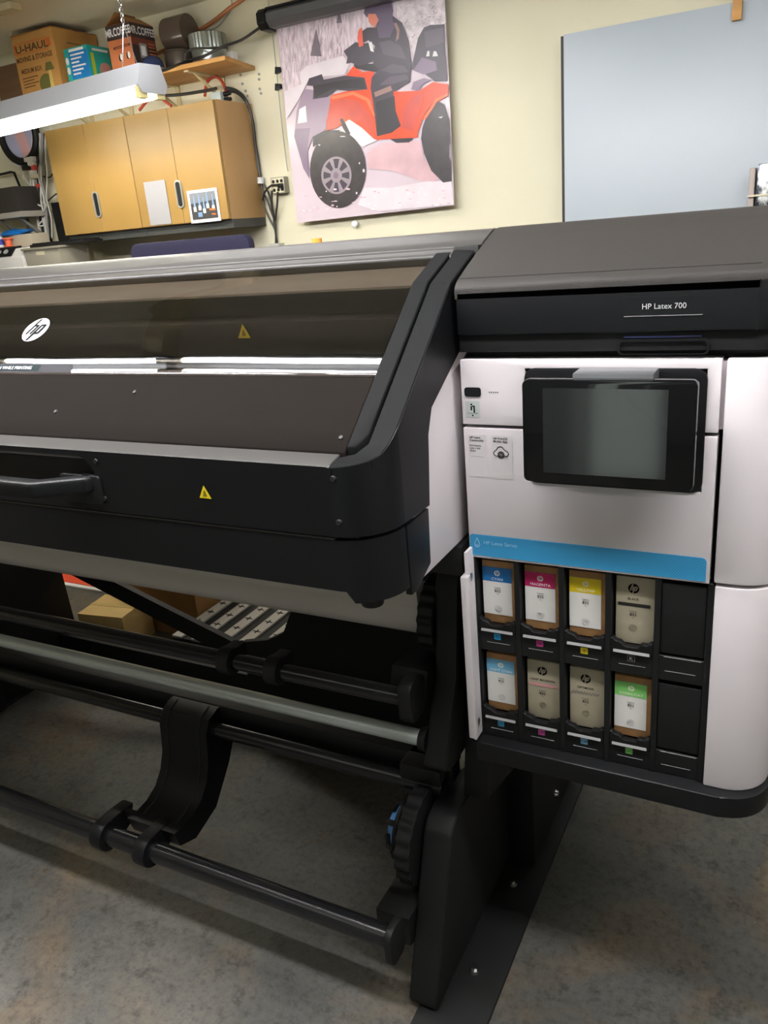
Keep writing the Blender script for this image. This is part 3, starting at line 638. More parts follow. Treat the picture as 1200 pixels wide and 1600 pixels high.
for k in range(8):
    a = 2 * PI * k / 8
    c, s_ = math.cos(a), math.sin(a)
    build('hub_rib', G().tube([(-0.640, 1.1455 + 0.062 * c, 0.29 + 0.062 * s_), (-0.654, 1.1455 + 0.060 * c, 0.29 + 0.060 * s_), (-0.668, 1.1455 + 0.036 * c, 0.29 + 0.036 * s_)], 0.006, 8), BLACK2, hub)
build('hub_sleeve', G().cyl((-0.652, 1.1455, 0.29), (-0.62, 1.1455, 0.29), 0.054), BLUE, pr)
build('hub_collar', G().torus((-0.642, 1.1455, 0.29), 0.060, 0.005, (0, 1, 0), (0, 0, 1), 28, 8), BLACK2, pr)
def rail(name, y, z, r, m, xa=-0.59): return build(name, G().cyl((LXE, y, z), (xa, y, z), r, n=32), m, pr)
rail('lower_front_rail', 0.969, 0.192, 0.0222, RAIL)
rail('upper_rail', 1.13, 0.617, 0.0175, RAIL)
rail('tension_bar', 1.162, 0.506, 0.0162, mat('anodised_bar', (196, 204, 202), 0.36, 0.45))
rail('lower_rear_rail', 1.185, 0.378, 0.019, RAIL, -0.57)
build('rear_beam', G().box(LXE, -0.56, 1.21, 1.25, 0.372, 0.425), BLACK2, pr, bevel=0.005)
build('rail_box', G().box(-0.66, -0.57, 1.17, 1.28, 0.385, 0.425), BLACK2, pr, bevel=0.004)
build('cross_brace', G().prism([(-2.32, 0.455), (-2.27, 0.50), (-1.10, 0.14), (-1.15, 0.085)], 'y', 1.70, 1.72), BLACK2, pr)
build('cross_beam', G().box(-2.36, -0.5, 1.72, 1.76, 0.06, 0.14), BLACK2, pr, bevel=0.004)
build('rear_panel', G().prism([(-1.245, 0.43), (-1.28, 0.36), (-1.34, 0.325), (-1.44, 0.30), (-1.44, 0.10), (-0.66, 0.10), (-0.70, 0.95), (-1.20, 0.95)], 'y', 1.66, 1.68), BLACK2, pr, bevel=0.003)
build('side_gusset', G().prism([(1.42, 0.30), (1.50, 0.325), (1.58, 0.33), (1.66, 0.345), (1.72, 0.38), (1.80, 0.48), (1.80, 0.95), (1.30, 0.95), (1.30, 0.5)], 'x', -2.33, -2.28), BLACK2, pr, bevel=0.004)
def clip(x, y, z, r, w_, m, back=(0.05, 0.03)):
    out = arc(y, z, r + 0.012, 60, 300, 14) + [(y + back[0], z - r - 0.012 + back[1]), (y + back[0], z + r + 0.006)]
    return build('rail_clip', G().prism(out, 'x', x - w_ / 2, x + w_ / 2), m, pr, bevel=0.004)
for x in (-1.022, -0.902): clip(x, 1.13, 0.617, 0.0175, 0.032, BLACK2, (0.045, 0.012))
# curved media deflector between the lower rails
dx0, dx1 = -1.288, -1.148
prof = [(1.245, 0.418), (1.20, 0.423), (1.168, 0.412), (1.150, 0.385), (1.146, 0.35), (1.140, 0.31), (1.124, 0.272), (1.098, 0.242), (1.064, 0.226), (1.03, 0.222), (1.00, 0.226)]
back = [(1.01, 0.185), (1.06, 0.165), (1.14, 0.19), (1.21, 0.27), (1.245, 0.33)]
de = build('media_deflector', G().prism(prof + back, 'x', dx0, dx1), BLACK, pr, smooth=35)
for x in (dx0 + 0.022, dx1 - 0.024):
    build('groove', G().tube([(x, y - 0.0006, z + 0.0006) for y, z in prof[1:-1]], 0.0013, 5), RUBBER, de)
for x in (dx0 - 0.075 + 0.03, dx1 - 0.075 + 0.02):
    build('rail_hook', G().prism(arc(0.969, 0.192, 0.036, 80, 290, 14) + [(1.03, 0.178), (1.05, 0.222), (1.0, 0.2275)], 'x', x - 0.017, x + 0.017), BLACK, de, bevel=0.004)
build('sensor_strip', G().box(dx0 - 0.028, dx1 - 0.072, 1.02, 1.03, 0.190, 0.222), BLACK2, de)
for k in range(2): build('sensor_lamp', G().cyl((-1.285 + k * 0.022, 1.021, 0.207), (-1.285 + k * 0.022, 1.018, 0.207), 0.004, n=10), mat('orange_lens', (190, 90, 40), .3), de)
# media roll on the spindle: a thing of its own
mr = thing('media_roll', 'long white media roll on the spindle under the printer hood', 'roll', (-1.45, 1.30, 0.716))
build('roll_media', G().cyl((LXE - 0.06, 1.30, 0.716), (-0.621, 1.30, 0.716), 0.0525, n=48), WHITE2, mr)
build('loose_sheet', G().slab([[(LXE - 0.05, y, z), (-0.63, y, z)] for y, z in ((1.2525, 0.738), (1.245, 0.80), (1.235, 0.88), (1.23, 0.95))], (0, 0.001, 0)), WHITE2, mr, smooth=60)
# ------------------------------------------------------------------ ink cartridges (lift out: things of their own)
CARDG = mat('grey_beige_card', (168, 160, 138), 0.55, noise=0.05, nscale=50)
LABW = mat('label_white', (226, 224, 220), 0.4)
INKG = mat('print_dark_grey', (60, 60, 60), .5)
def cartridge(k, name, kind, colr, cat_label):
    i, row = k % 5, k // 5
    xa = X0 + CW * i + 0.0082; xb = xa + 0.0582; z0 = 0.813 if row == 0 else 0.643; z1 = z0 + 0.1085
    if row == 0: z1 = z0 + 0.110
    t = thing('ink_cartridge', cat_label, 'ink cartridge', ((xa + xb) / 2, 1.15, z0), 0, 'ink cartridges in the open bay')
    build('carton', G().box(xa, xb, 1.118, 1.184, z0 - 0.0025, z1), KRAFT if kind == 'A' else CARDG, t, bevel=0.002)
    pl = Plane((xa, 1.1179, z0)); w_ = xb - xa; h = z1 - z0; cm = mat('ink_label_' + name.lower().replace(' ', '_'), colr, .42)
    cx = w_ * 0.45
    if kind == 'A':
        build('label', G().box(xa + 0.0008, xa + w_ * 0.86, 1.1170, 1.1181, z0 + h * 0.125, z0 + h * 0.90), LABW, t)
        build('colour_band', G().box(xa + 0.0008, xa + w_ * 0.86, 1.1167, 1.1172, z0 + h * 0.67, z0 + h * 0.90), cm, t)
        p2 = Plane((xa, 1.1166, z0))
        white = PRW if name in ('CYAN', 'MAGENTA') else mat('band_light', (236, 238, 214), .5)
        logo(p2, cx, h * 0.81, h * 0.045, white, cm, t, 0.0003)
        text(name, p2, cx, h * 0.695, h * 0.042, white, t, 'CENTER', 0.0004, 0.006, 1.1)
        zz = h * 0.56
    else:
        p2 = Plane((xa, 1.1178, z0))
        logo(p2, cx, h * 0.83, h * 0.075, INKB, CARDG, t, 0.0003)
        text(name, p2, cx, h * 0.655, h * 0.034, INKB, t, 'CENTER', 0.0004, 0.014, 1.05)
        zb0 = h * 0.585
        if name == 'OPTIMIZER':
            ck = []
            for a in range(20):
                for b in range(2):
                    if (a + b) % 2 == 0: ck.append(([(w_ * .06 + a * w_ * .038 + dx, zb0 - .003 + b * .0025 + dz) for dx, dz in ((0, 0), (w_ * .038, 0), (w_ * .038, .0025), (0, .0025))], cm))
            flat('checker_band', p2, ck, t, 0.0004)
        else: flat('colour_band', p2, [([(w_ * .06, zb0 - .003), (w_ * .88, zb0 - .003), (w_ * .88, zb0 + .0025), (w_ * .06, zb0 + .0025)], cm)], t, 0.0004)
        zz = h * 0.47
    text('Latex', p2, cx, zz, h * 0.032, INKG, t, 'CENTER', 0.0005)
    text('832', p2, cx, zz - h * 0.058, h * 0.045, INKB, t, 'CENTER', 0.0005, 0.01)
    text('1L', p2, cx, zz - h * 0.10, h * 0.026, INKG, t, 'CENTER', 0.0005)
    g = G()
    for r in ((h * .052, h * .036, h * .018)):
        g.tube([p2.p(cx + r * math.cos(a * PI / 10), h * .225 + r * math.sin(a * PI / 10), .0004) for a in range(21)], 0.0003, 4)
    build('ring_mark', g, mat('ring_beige', (128, 122, 104), .5) if kind == 'B' else mat('ring_pale', (190, 190, 190), .5), t)
for k, nm, kd, c, lb in ((0, 'CYAN', 'A', (10, 108, 178), 'brown carton ink cartridge with deep blue CYAN label in upper row'),
                         (1, 'MAGENTA', 'A', (190, 20, 95), 'brown carton ink cartridge with crimson MAGENTA label in upper row'),
                         (2, 'YELLOW', 'A', (226, 200, 20), 'brown carton ink cartridge with yellow label band in upper row'),
                         (3, 'BLACK', 'B', (34, 32, 30), 'beige carton ink cartridge with a black stripe in upper row'),
                         (5, 'LIGHT CYAN', 'A', (112, 180, 218), 'brown carton ink cartridge with pale blue label band in lower row'),
                         (6, 'LIGHT MAGENTA', 'B', (205, 150, 150), 'beige carton ink cartridge with a pink stripe in lower row'),
                         (7, 'OPTIMIZER', 'B', (120, 120, 116), 'beige carton ink cartridge with a grey chequered stripe in lower row'),
                         (8, 'OVERCOAT', 'A', (128, 205, 110), 'brown carton ink cartridge with light green label band in lower row')):
    cartridge(k, nm, kd, c, lb)
# ------------------------------------------------------------------ wall cabinets
BIRCH = mat('birch_veneer', (148, 117, 64), 0.4, noise=0.10, nscale=3.0, stretch=(1, 1, 0.35))
BIRCH2 = mat('birch_side', (170, 134, 88), 0.45, noise=0.10, nscale=3.0, stretch=(1, 1, 0.35))
DARKB = mat('dark_base_board', (58, 60, 58), 0.5)
def wall_cab(xa, xb, label):
    t = thing('wall_cabinet', label, 'cabinet', ((xa + xb) / 2, 3.35, 1.53), 0, 'wooden wall cabinets')
    build('carcass', G().box(xa, xb, 3.222, 3.498, 1.53, 2.036), BIRCH2, t, bevel=0.002)
    build('base_board', G().box(xa, xb, 3.225, 3.49, 1.492, 1.53), DARKB, t)
    xm = (xa + xb) / 2
    for a, b in ((xa + 0.001, xm - 0.001), (xm + 0.001, xb - 0.001)):
        build('door', G().box(a, b, 3.2, 3.2205, 1.532, 2.032), BIRCH, t, bevel=0.0012, seg=1)
    g = G(); g.ring(rr(xm - 0.021, xm + 0.021, 1.60, 1.725, 0.02), rr(xm - 0.013, xm + 0.013, 1.608, 1.717, 0.012), 'y', 3.192, 3.2)
    build('handle', g, mat('handle_silver', (176, 176, 172), .3, .6), t, bevel=0.0015)
    build('handle_recess', G().prism(rr(xm - 0.013, xm + 0.013, 1.608, 1.717, 0.012), 'y', 3.1965, 3.1995), BLACK2, t)
    return t
wall_cab(-3.512, -2.972, 'pale birch two-door wall cabinet, the farther one without papers on it')
wall_cab(-2.970, -2.432, 'pale birch two-door wall cabinet with two papers stuck on its doors')
pa = build('paper_sheet', G().box(-2.912, -2.778, 3.196, 3.1975, 1.538, 1.735), mat('white_paper', (150, 149, 153), .6), label='blank white sheet taped to the cabinet door', cat='paper')
ph = thing('photo_print', 'small white-bordered photo print stuck on the wooden cabinet door', 'photograph', (-2.566, 3.1965, 1.6))
build('print_border', G().box(-2.655, -2.478, 3.1955, 3.198, 1.528, 1.672), PRW, ph)
P2 = Plane((-2.655, 3.1955, 1.528))
D1, D2, D3, D4 = mat('photo_dark', (62, 62, 62), .4), mat('photo_grey', (120, 124, 130), .4), mat('photo_blue', (120, 150, 190), .4), mat('photo_orange', (210, 110, 40), .4)
pol = [([(.012, .014), (.165, .014), (.165, .132), (.012, .132)], D1), ([(.012, .085), (.165, .095), (.165, .132), (.012, .132)], D2)]
for x, z in ((.03, .07), (.06, .075), (.085, .06), (.108, .08), (.14, .07)): pol += [([(x, z), (x + .012, z), (x + .008, z + .05), (x + .004, z + .05)], D3), ([(x - .003, z - .02), (x + .013, z - .02), (x + .013, z), (x - .003, z)], PRW)]
pol += [([(.12, .05), (.155, .048), (.155, .056), (.12, .058)], D4), ([(.13, .03), (.155, .028), (.155, .034), (.13, .036)], D4), ([(.05, .025), (.075, .025), (.075, .045), (.05, .045)], D3)]
flat('print_image', P2, pol, ph, 0.0005, 0.0001)
# shelf above
PINE = mat('pine_board', (190, 140, 76), 0.55, noise=0.16, nscale=6, stretch=(0.5, 3, 3))
sh = thing('wall_shelf', 'pine shelf on pale brackets above the wooden cabinets, carrying boxes and cans', 'shelf', (-2.7, 3.4, 2.19))
build('shelf_board', G().prism([(-3.80, 3.20), (-2.333, 3.20), (-2.388, 3.498), (-3.80, 3.498)], 'z', 2.172, 2.190), PINE, sh, bevel=0.002)
for x in (-2.58, -2.86, -3.18, -3.46):
    g = G(); g.box(x - .012, x + .012, 3.23, 3.498, 2.166, 2.172); g.box(x - .012, x + .012, 3.49, 3.498, 2.05, 2.172); g.prism([(3.28, 2.168), (3.295, 2.168), (3.495, 2.07), (3.495, 2.055)], 'x', x - .006, x + .006)
    build('bracket', g, mat('cream_metal', (206, 194, 150), .45), sh)
TIN = mat('galvanised_tin', (176, 184, 180), 0.28, 0.85)
pb = thing('metal_pail', 'shiny tin pail with a ribbed lid on the pine shelf', 'pail', (-2.565, 3.40, 2.190))
build('pail_body', G().cyl((-2.565, 3.40, 2.190), (-2.565, 3.40, 2.270), 0.078, 0.080, 40), TIN, pb)
n = 60; prof = [(-2.565 + (0.086 if k % 2 else 0.082) * math.cos(2 * PI * k / n), 3.40 + (0.086 if k % 2 else 0.082) * math.sin(2 * PI * k / n)) for k in range(n)]
build('pail_lid', G().prism(prof, 'z', 2.270, 2.332), TIN, pb, smooth=0)
BROWN = mat('brown_tape', (86, 74, 66), 0.22)
BROWN2 = mat('can_brown', (92, 84, 76), 0.22, 0.3)
cn = thing('storage_can', 'dark brown round can standing on the pine shelf', 'can', (-2.735, 3.39, 2.190))
build('can_body', G().cyl((-2.735, 3.39, 2.190), (-2.735, 3.39, 2.284), 0.068, n=36), BROWN2, cn, bevel=0.002)
build('can_rim', G().torus((-2.735, 3.39, 2.286), 0.067, 0.005, (1, 0, 0), (0, 1, 0), 36, 6), BROWN2, cn)
rl = thing('tape_roll', 'wide dark brown roll lying on its side atop the brown can', 'roll', (-2.715, 3.39, 2.361))
build('roll_band', G().cyl((-2.775, 3.39, 2.362), (-2.65, 3.39, 2.362), 0.071, n=40), BROWN, rl, bevel=0.002)
build('roll_face', G().cyl((-2.778, 3.39, 2.362), (-2.774, 3.39, 2.362), 0.066, n=36), mat('roll_end', (182, 160, 140), .6), rl)
build('roll_core', G().cyl((-2.780, 3.39, 2.362), (-2.776, 3.39, 2.362), 0.036, n=30), mat('roll_hollow', (70, 56, 46), .7), rl)
bb = thing('blue_helmet', 'dark glossy blue dome beside the coffee maker box on the shelf', 'dome', (-2.752, 3.215, 2.190))
build('dome_shell', G().lathe([(0.001, 0.066), (0.02, 0.063), (0.036, 0.054), (0.046, 0.04), (0.051, 0.02), (0.050, 0)], (-2.752, 3.215, 2.190), 32), mat('navy_gloss', (38, 50, 84), 0.12), bb)
build('dome_rim', G().torus((-2.752, 3.215, 2.196), 0.049, 0.006, (1, 0, 0), (0, 1, 0), 32, 6), mat('grey_rim', (120, 124, 128), .4), bb)
wb = build('small_white_box', G().box(-2.47, -2.435, 3.40, 3.44, 2.190, 2.248), PRW, bevel=0.003, label='small white box at the right end of the pine shelf', cat='box')
# boxes standing on the cabinets
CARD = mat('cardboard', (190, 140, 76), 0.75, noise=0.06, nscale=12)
CARDS = mat('cardboard_dim', (150, 108, 60), 0.75, noise=0.08, nscale=12)  # darker cardboard copy; shade of the floor boxes is put into the colour
INKBR = mat('box_print_brown', (96, 66, 34), .7); INKOR = mat('box_print_orange', (206, 106, 44), .7); INKGR = mat('box_print_green', (104, 104, 52), .7)
ub = thing('moving_box', 'large cardboard moving box with framed letters on the pine shelf', 'box', (-3.46, 3.345, 2.190))
build('carton', G().box(-3.604, -3.318, 3.20, 3.485, 2.1905, 2.465), CARD, ub, bevel=0.002)
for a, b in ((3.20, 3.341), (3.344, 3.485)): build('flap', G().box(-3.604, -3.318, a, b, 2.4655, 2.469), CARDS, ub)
F = Plane((-3.604, 3.1998, 2.190)); R_ = Plane((-3.3178, 3.20, 2.190), (0, 1, 0))
LAMP = mat('box_print_tan', (214, 184, 104), .7)
flat('printed_side', F, [([(.02, .190), (.235, .190), (.235, .193), (.02, .193)], INKOR), ([(.02, .238), (.235, .238), (.235, .241), (.02, .241)], INKOR), ([(.006, .192), (.022, .192), (.022, .238), (.006, .238)], INKOR), ([(.232, .200), (.262, .200), (.262, .236), (.232, .236)], INKOR)]
     + [([(x, .192), (x + .003, .192), (x + .003, .239), (x, .239)], INKOR) for x in (.020, .063, .106, .149, .192, .234)]
     + [(ell(.185, .045, .05, .045, 20), INKGR), ([(.205, 0), (.235, 0), (.230, .10), (.212, .10)], LAMP), ([(.190, .10), (.255, .10), (.240, .135), (.203, .135)], INKGR)]
     + [([(.025, .085 - k * .013), (.135 - (k % 2) * .03, .087 - k * .013), (.135 - (k % 2) * .03, .091 - k * .013), (.025, .089 - k * .013)], INKBR) for k in range(4)], ub, 0.0005, 0.00005)
text('U-HAUL', F, .130, .199, .032, INKBR, ub, 'CENTER', .001, .025, 1.42)
text('MOVING & STORAGE', F, .134, .158, .022, INKBR, ub, 'CENTER', .001, .025, .86)
text('MEDIUM BOX', F, .026, .108, .021, INKBR, ub, 'LEFT', .001, .025, .82)
flat('printed_side', R_, [([(.08, .215), (.25, .215), (.25, .219), (.08, .219)], INKBR), ([(.15, .185), (.21, .185), (.21, .197), (.15, .197)], INKBR), ([(.07, .155), (.22, .150), (.22, .160), (.07, .166)], INKBR), ([(.05, .02), (.085, .02), (.085, .05), (.05, .05)], INKGR)], ub, 0.0005)['kind'] = 'stuff'
tb = thing('wipes_box', 'small teal and blue retail box in front of the cardboard moving box', 'box', (-3.17, 3.24, 2.190))
TEAL, BLU2, LIME, PINK = mat('teal_print', (36, 170, 160), .45), mat('blue_print', (24, 120, 190), .45), mat('lime_print', (190, 205, 60), .45), mat('skin_print', (200, 140, 130), .45)
build('carton', G().box(-3.246, -3.093, 3.175, 3.32, 2.1905, 2.352), TEAL, tb, bevel=0.002)
F = Plane((-3.246, 3.1748, 2.190)); R_ = Plane((-3.0928, 3.175, 2.190), (0, 1, 0))
flat('printed_side', F, [([(.03, .03), (.152, .03), (.152, .145), (.03, .145)], BLU2), ([(.03, .0), (.152, .0), (.152, .028), (.03, .028)], LIME), ([(.035, .145), (.13, .145), (.13, .156), (.035, .156)], PRW)] + [([(.04, .128 - k * .016), (.130 - (k % 3) * .02, .128 - k * .016), (.130 - (k % 3) * .02, .135 - k * .016), (.04, .135 - k * .016)], PRW) for k in range(6)] + [(ell(.015, .11 - k * .04, .010, .016, 14), PRW) for k in range(2)], tb, .0005, .00005)
flat('printed_side', R_, [([(.03, .14), (.13, .14), (.13, .15), (.03, .15)], PRW), (ell(.10, .06, .04, .035, 16), PINK), ([(.015, .03), (.035, .03), (.035, .13), (.015, .13)], LIME), ([(0, 0), (.145, 0), (.145, .026), (0, .026)], LIME)], tb, .0005, .00005)
mb_ = thing('coffee_maker_box', 'open-flapped orange and black coffee maker box on the pine shelf', 'box', (-2.893, 3.26, 2.190))
ORB, BLKB = mat('orange_carton', (196, 116, 74), .55), mat('black_carton', (58, 46, 44), .5)
build('carton', G().box(-2.964, -2.822, 3.18, 3.34, 2.1905, 2.400), ORB, mb_, bevel=0.002)
build('flap', G().slab([[(-2.964, 3.18, 2.40), (-2.964, 3.34, 2.40)], [(-2.905, 3.195, 2.452), (-2.905, 3.325, 2.452)]], (.002, 0, -.002)), CARDS, mb_, smooth=0)
build('flap', G().slab([[(-2.822, 3.18, 2.40), (-2.822, 3.34, 2.40)], [(-2.878, 3.195, 2.436), (-2.878, 3.325, 2.436)]], (-.002, 0, -.002)), CARDS, mb_, smooth=0)
F = Plane((-2.964, 3.1798, 2.190)); R_ = Plane((-2.8218, 3.18, 2.190), (0, 1, 0))
flat('printed_side', F, [([(0, .150), (.142, .150), (.142, .2085), (0, .2085)], BLKB), ([(.03, .112), (.13, .116), (.13, .125), (.03, .121)], INKB), ([(.036, .1145), (.124, .118), (.124, .122), (.036, .1185)], ORB)] + [(ell(x, z, .008, .014, 14), PRW if k % 2 else INKB) for k, (x, z) in enumerate(((.060, .075), (.068, .078), (.108, .078), (.115, .08), (.06, .022), (.105, .02)))], mb_, .0005, .00005)['kind'] = 'stuff'
flat('printed_side', R_, [([(0, 0), (.16, 0), (.16, .2085), (0, .2085)], BLKB), ([(0, .120), (.16, .120), (.16, .150), (0, .150)], mat('maroon_carton', (120, 66, 52), .5)), ([(.045, .07), (.095, .07), (.095, .130), (.045, .130)], PRG), ([(.055, .08), (.085, .08), (.085, .12), (.055, .12)], PRW), ([(.04, .02), (.11, .02), (.11, .068), (.04, .068)], mat('machine_grey', (74, 74, 78), .4))] + [([(.108, .13 - k * .014), (.155, .13 - k * .014), (.155, .135 - k * .014), (.108, .135 - k * .014)], ORB) for k in range(5)], mb_, .0005, .00005)
text('MR.COFFEE', F, .071, .165, .032, PRW, mb_, 'CENTER', .001, .02, .66)
text('MR.COFFEE', R_, .080, .165, .032, PRW, mb_, 'CENTER', .001, .02, .74)
bd = build('dark_wood_box', G().box(-3.79, -3.615, 3.215, 3.40, 2.1905, 2.36), mat('dark_walnut', (104, 78, 54), .6, noise=.2, nscale=5, stretch=(.3, 1, 6)), label='dark brown wood-grained box left of the cardboard moving box', cat='box', bevel=.003)
# ------------------------------------------------------------------ screen housing and poster
ALU = mat('grey_housing', (96, 98, 102), 0.35)
hs = thing('screen_housing', 'long grey roll-up housing with black end cap above the poster', 'roller screen', (-1.8, 3.42, 2.30))
hp_ = [(3.46, 2.302), (3.46, 2.368), (3.40, 2.372), (3.375, 2.355), (3.375, 2.325), (3.40, 2.302)]
build('casing', G().prism(hp_, 'x', -2.22, -1.30), ALU, hs, bevel=0.004)
build('top_rail', G().box(-2.22, -1.30, 3.385, 3.46, 2.371, 2.379), BLACK2, hs)
for a, b in ((-2.262, -2.218), (-1.302, -1.26)): build('end_cap', G().prism([(3.465, 2.296), (3.465, 2.378), (3.39, 2.378), (3.368, 2.36), (3.368, 2.32), (3.39, 2.296)], 'x', a, b), BLACK, hs, bevel=0.004)
for x in (-2.235, -1.30): build('mount_wire', G().tube([(x, 3.44, 2.37), (x - .004, 3.445, CZ)], 0.0012, 5), PRG, hs)
po = thing('wall_poster', 'large glossy poster of a rider on an orange quad bike in snow', 'poster', (-1.81, 3.45, 1.5))
build('poster_sheet', G().add([(-2.215, 3.450, 2.312), (-1.399, 3.450, 2.312), (-1.404, 3.446, 1.499), (-2.218, 3.446, 1.488), (-2.215, 3.4475, 2.312), (-1.399, 3.4475, 2.312), (-1.404, 3.4435, 1.499), (-2.218, 3.4435, 1.488)], [(0, 1, 2, 3), (4, 7, 6, 5), (0, 4, 5, 1), (1, 5, 6, 2), (2, 6, 7, 3), (3, 7, 4, 0)]), mat('poster_snow', (206, 191, 200), 0.25, noise=.05, nscale=7), po, smooth=0)
PO = Plane((0, 3.4430, 0))
def pp(pts):
    """outline measured on the poster itself, metres across and up"""
    out = []
    for x, y in pts:
        q = at(380 + x / 3, y / 3, 3.445); out.append((q.x, q.z))
    return out
def sn(name, rgb, **k): return mat('poster_' + name, rgb, 0.3, **k)
FOR = sn('forest', (206, 190, 198), noise=.30, nscale=30, stretch=(3, 1, .7)); FOR2 = sn('forest_right', (206, 196, 200), noise=.28, nscale=30)
SNW = sn('bank', (218, 208, 214), noise=.06, nscale=12); ORG = sn('orange', (240, 76, 40)); ORD = sn('orange_dark', (196, 76, 62), noise=.15, nscale=10); LAV = sn('lavender', (150, 130, 150)); LAV2 = sn('lavender_dark', (126, 108, 130))
DK = sn('dark', (70, 64, 74), noise=.12, nscale=9); DK2 = sn('darker', (52, 48, 54), noise=.1, nscale=9); TYR = sn('tyre', (62, 58, 60), noise=.2, nscale=25); RIM = sn('rim', (150, 138, 146)); SKN = sn('skin', (214, 130, 110)); PUR = sn('purple', (98, 86, 108)); GLV = sn('glove', (226, 96, 70)); TAN = sn('patch', (150, 118, 112)); SHD = sn('rosy_snow', (208, 172, 178), noise=.15, nscale=8); TRE = sn('tree', (120, 110, 118), noise=.2, nscale=20)
PL = [
 (pp([(162, 128), (196, 430), (300, 395), (460, 330), (640, 300), (958, 320), (946, 6), (580, 6)]), FOR),
 (pp([(700, 0), (946, 0), (955, 260), (800, 270), (760, 120)]), FOR2),
 (pp([(196, 430), (275, 395), (270, 340), (300, 310), (470, 262), (500, 300), (480, 350), (380, 360), (300, 395), (262, 470), (205, 560)]), SNW),
 (pp([(318, 262), (345, 130), (370, 265)]), TRE), (pp([(440, 110), (452, 40), (466, 108)]), TRE),
 (pp([(470, 545), (500, 545), (560, 600), (625, 610), (628, 660), (560, 690), (510, 640)]), SNW),
 (pp([(580, 720), (650, 672), (760, 665), (830, 660), (850, 740), (920, 840), (870, 860), (700, 800), (590, 790)]), SHD),
 (pp([(570, 880), (700, 880), (860, 850), (978, 850), (990, 958), (640, 990), (540, 960)]), SNW),
 (pp([(842, 600), (870, 520), (908, 468), (945, 490), (968, 560), (976, 700), (979, 850), (940, 856), (884, 800), (850, 720), (836, 650)]), TYR), (pp([(970, 670), (976, 690), (978, 760), (968, 735)]), RIM), (pp([(915, 550), (940, 545), (930, 556)]), PRW),
 (pp([(690, 652), (800, 648), (780, 668), (720, 670)]), DK2),
 (pp([(400, 450), (520, 430), (600, 470), (640, 640), (815, 640), (850, 540), (905, 465), (965, 440), (962, 395), (890, 385), (830, 425), (740, 430), (660, 420), (560, 410)]), ORG),
 (pp([(398, 470), (430, 442), (520, 428), (592, 462), (628, 560), (634, 658), (616, 652), (560, 600), (500, 560), (440, 600), (392, 615)]), ORG),
 (pp([(630, 655), (820, 645), (822, 625), (720, 622), (632, 640)]), ORG),
 (pp([(745, 520), (790, 460), (850, 430), (820, 540), (800, 615), (745, 600)]), ORD),
 (pp([(478, 362), (520, 310), (560, 338), (616, 334), (612, 385), (600, 450), (545, 400)]), ORG),
 (pp([(405, 482), (470, 460), (545, 475), (600, 545), (620, 650), (600, 610), (575, 600), (560, 570), (525, 570), (500, 545), (465, 560), (445, 600), (395, 612)]), ORD),
 (pp([(455, 560), (470, 555), (505, 625), (495, 640), (470, 600)]), DK2),
 (pp([(330, 640), (400, 610), (460, 610), (420, 640), (360, 670), (330, 690)]), DK2),
 (pp([(296, 418), (412, 432), (412, 470), (386, 612), (330, 642), (304, 705), (314, 838), (285, 790), (242, 640), (254, 520), (278, 445)]), LAV),
 (pp([(248, 604), (318, 600), (312, 640), (304, 705), (314, 838), (285, 790), (242, 640)]), LAV2),
 (pp([(266, 512), (296, 496), (302, 572), (258, 580)]), PRW),
 (pp([(300, 400), (312, 368), (372, 348), (380, 374), (480, 355), (572, 364), (586, 420), (500, 428), (440, 420), (400, 455), (330, 466), (334, 404)]), DK),
 (pp([(330, 404), (420, 385), (520, 372), (565, 370), (580, 415), (420, 418), (340, 460)]), DK2),
 (pp([(788, 325), (800, 280), (822, 180), (850, 130), (880, 118), (946, 115), (950, 230), (958, 380), (900, 382), (850, 345)]), DK),
 (pp([(800, 330), (840, 270), (905, 290), (912, 330), (850, 350)]), LAV2), (pp([(866, 240), (876, 240), (876, 264), (860, 266)]), PRW), (pp([(896, 240), (908, 242), (916, 264), (890, 266)]), PRW),
 (pp([(790, 420), (800, 385), (850, 366), (885, 375), (845, 395), (825, 428)]), LAV2),
 (pp([(520, 305), (535, 290), (600, 300), (640, 300), (640, 340), (570, 330), (530, 320)]), DK2),
 (pp([(474, 240), (530, 198), (560, 205), (600, 200), (625, 245), (612, 290), (545, 310), (510, 295), (486, 300), (492, 270)]), DK),
 (pp([(560, 205), (556, 150), (585, 130), (625, 130), (645, 86), (700, 72), (748, 108), (778, 190), (792, 290), (782, 385), (706, 432), (718, 520), (742, 590), (700, 622), (630, 640), (612, 480), (600, 415), (605, 365), (640, 325), (612, 300), (620, 215), (590, 190)]), DK),
 (pp([(624, 480), (712, 450), (718, 520), (742, 590), (700, 622), (630, 640)]), DK2),
 (pp([(630, 130), (650, 90), (700, 80), (712, 130), (690, 175), (640, 180)]), PUR),
 (pp([(590, 200), (606, 196), (616, 245), (600, 240)]), PRW),
 (pp([(708, 110), (722, 108), (736, 140), (732, 180), (718, 196), (724, 150)]), TAN), (pp([(616, 434), (694, 402), (702, 424), (622, 456)]), TAN),
 (pp([(584, 62), (618, 60), (640, 80), (636, 100), (616, 132), (592, 105)]), SKN),
 (pp([(568, 62), (580, 16), (590, 6), (696, 6), (706, 50), (702, 88), (642, 104), (624, 66), (590, 66), (584, 86)]), PUR),
 (pp([(538, 180), (545, 140), (560, 130), (566, 215), (546, 222)]), GLV),
 (pp(ell(447, 795, 131, 180, 40)), TYR), (pp(ell(440, 822, 71, 88, 32)), RIM), (pp(ell(440, 822, 61, 78, 32)), DK)]
random.seed(11)
TW = [sn('twig', (172, 140, 150)), sn('twig_dark', (150, 132, 142)), sn('frost', (236, 228, 232))]
ins = []
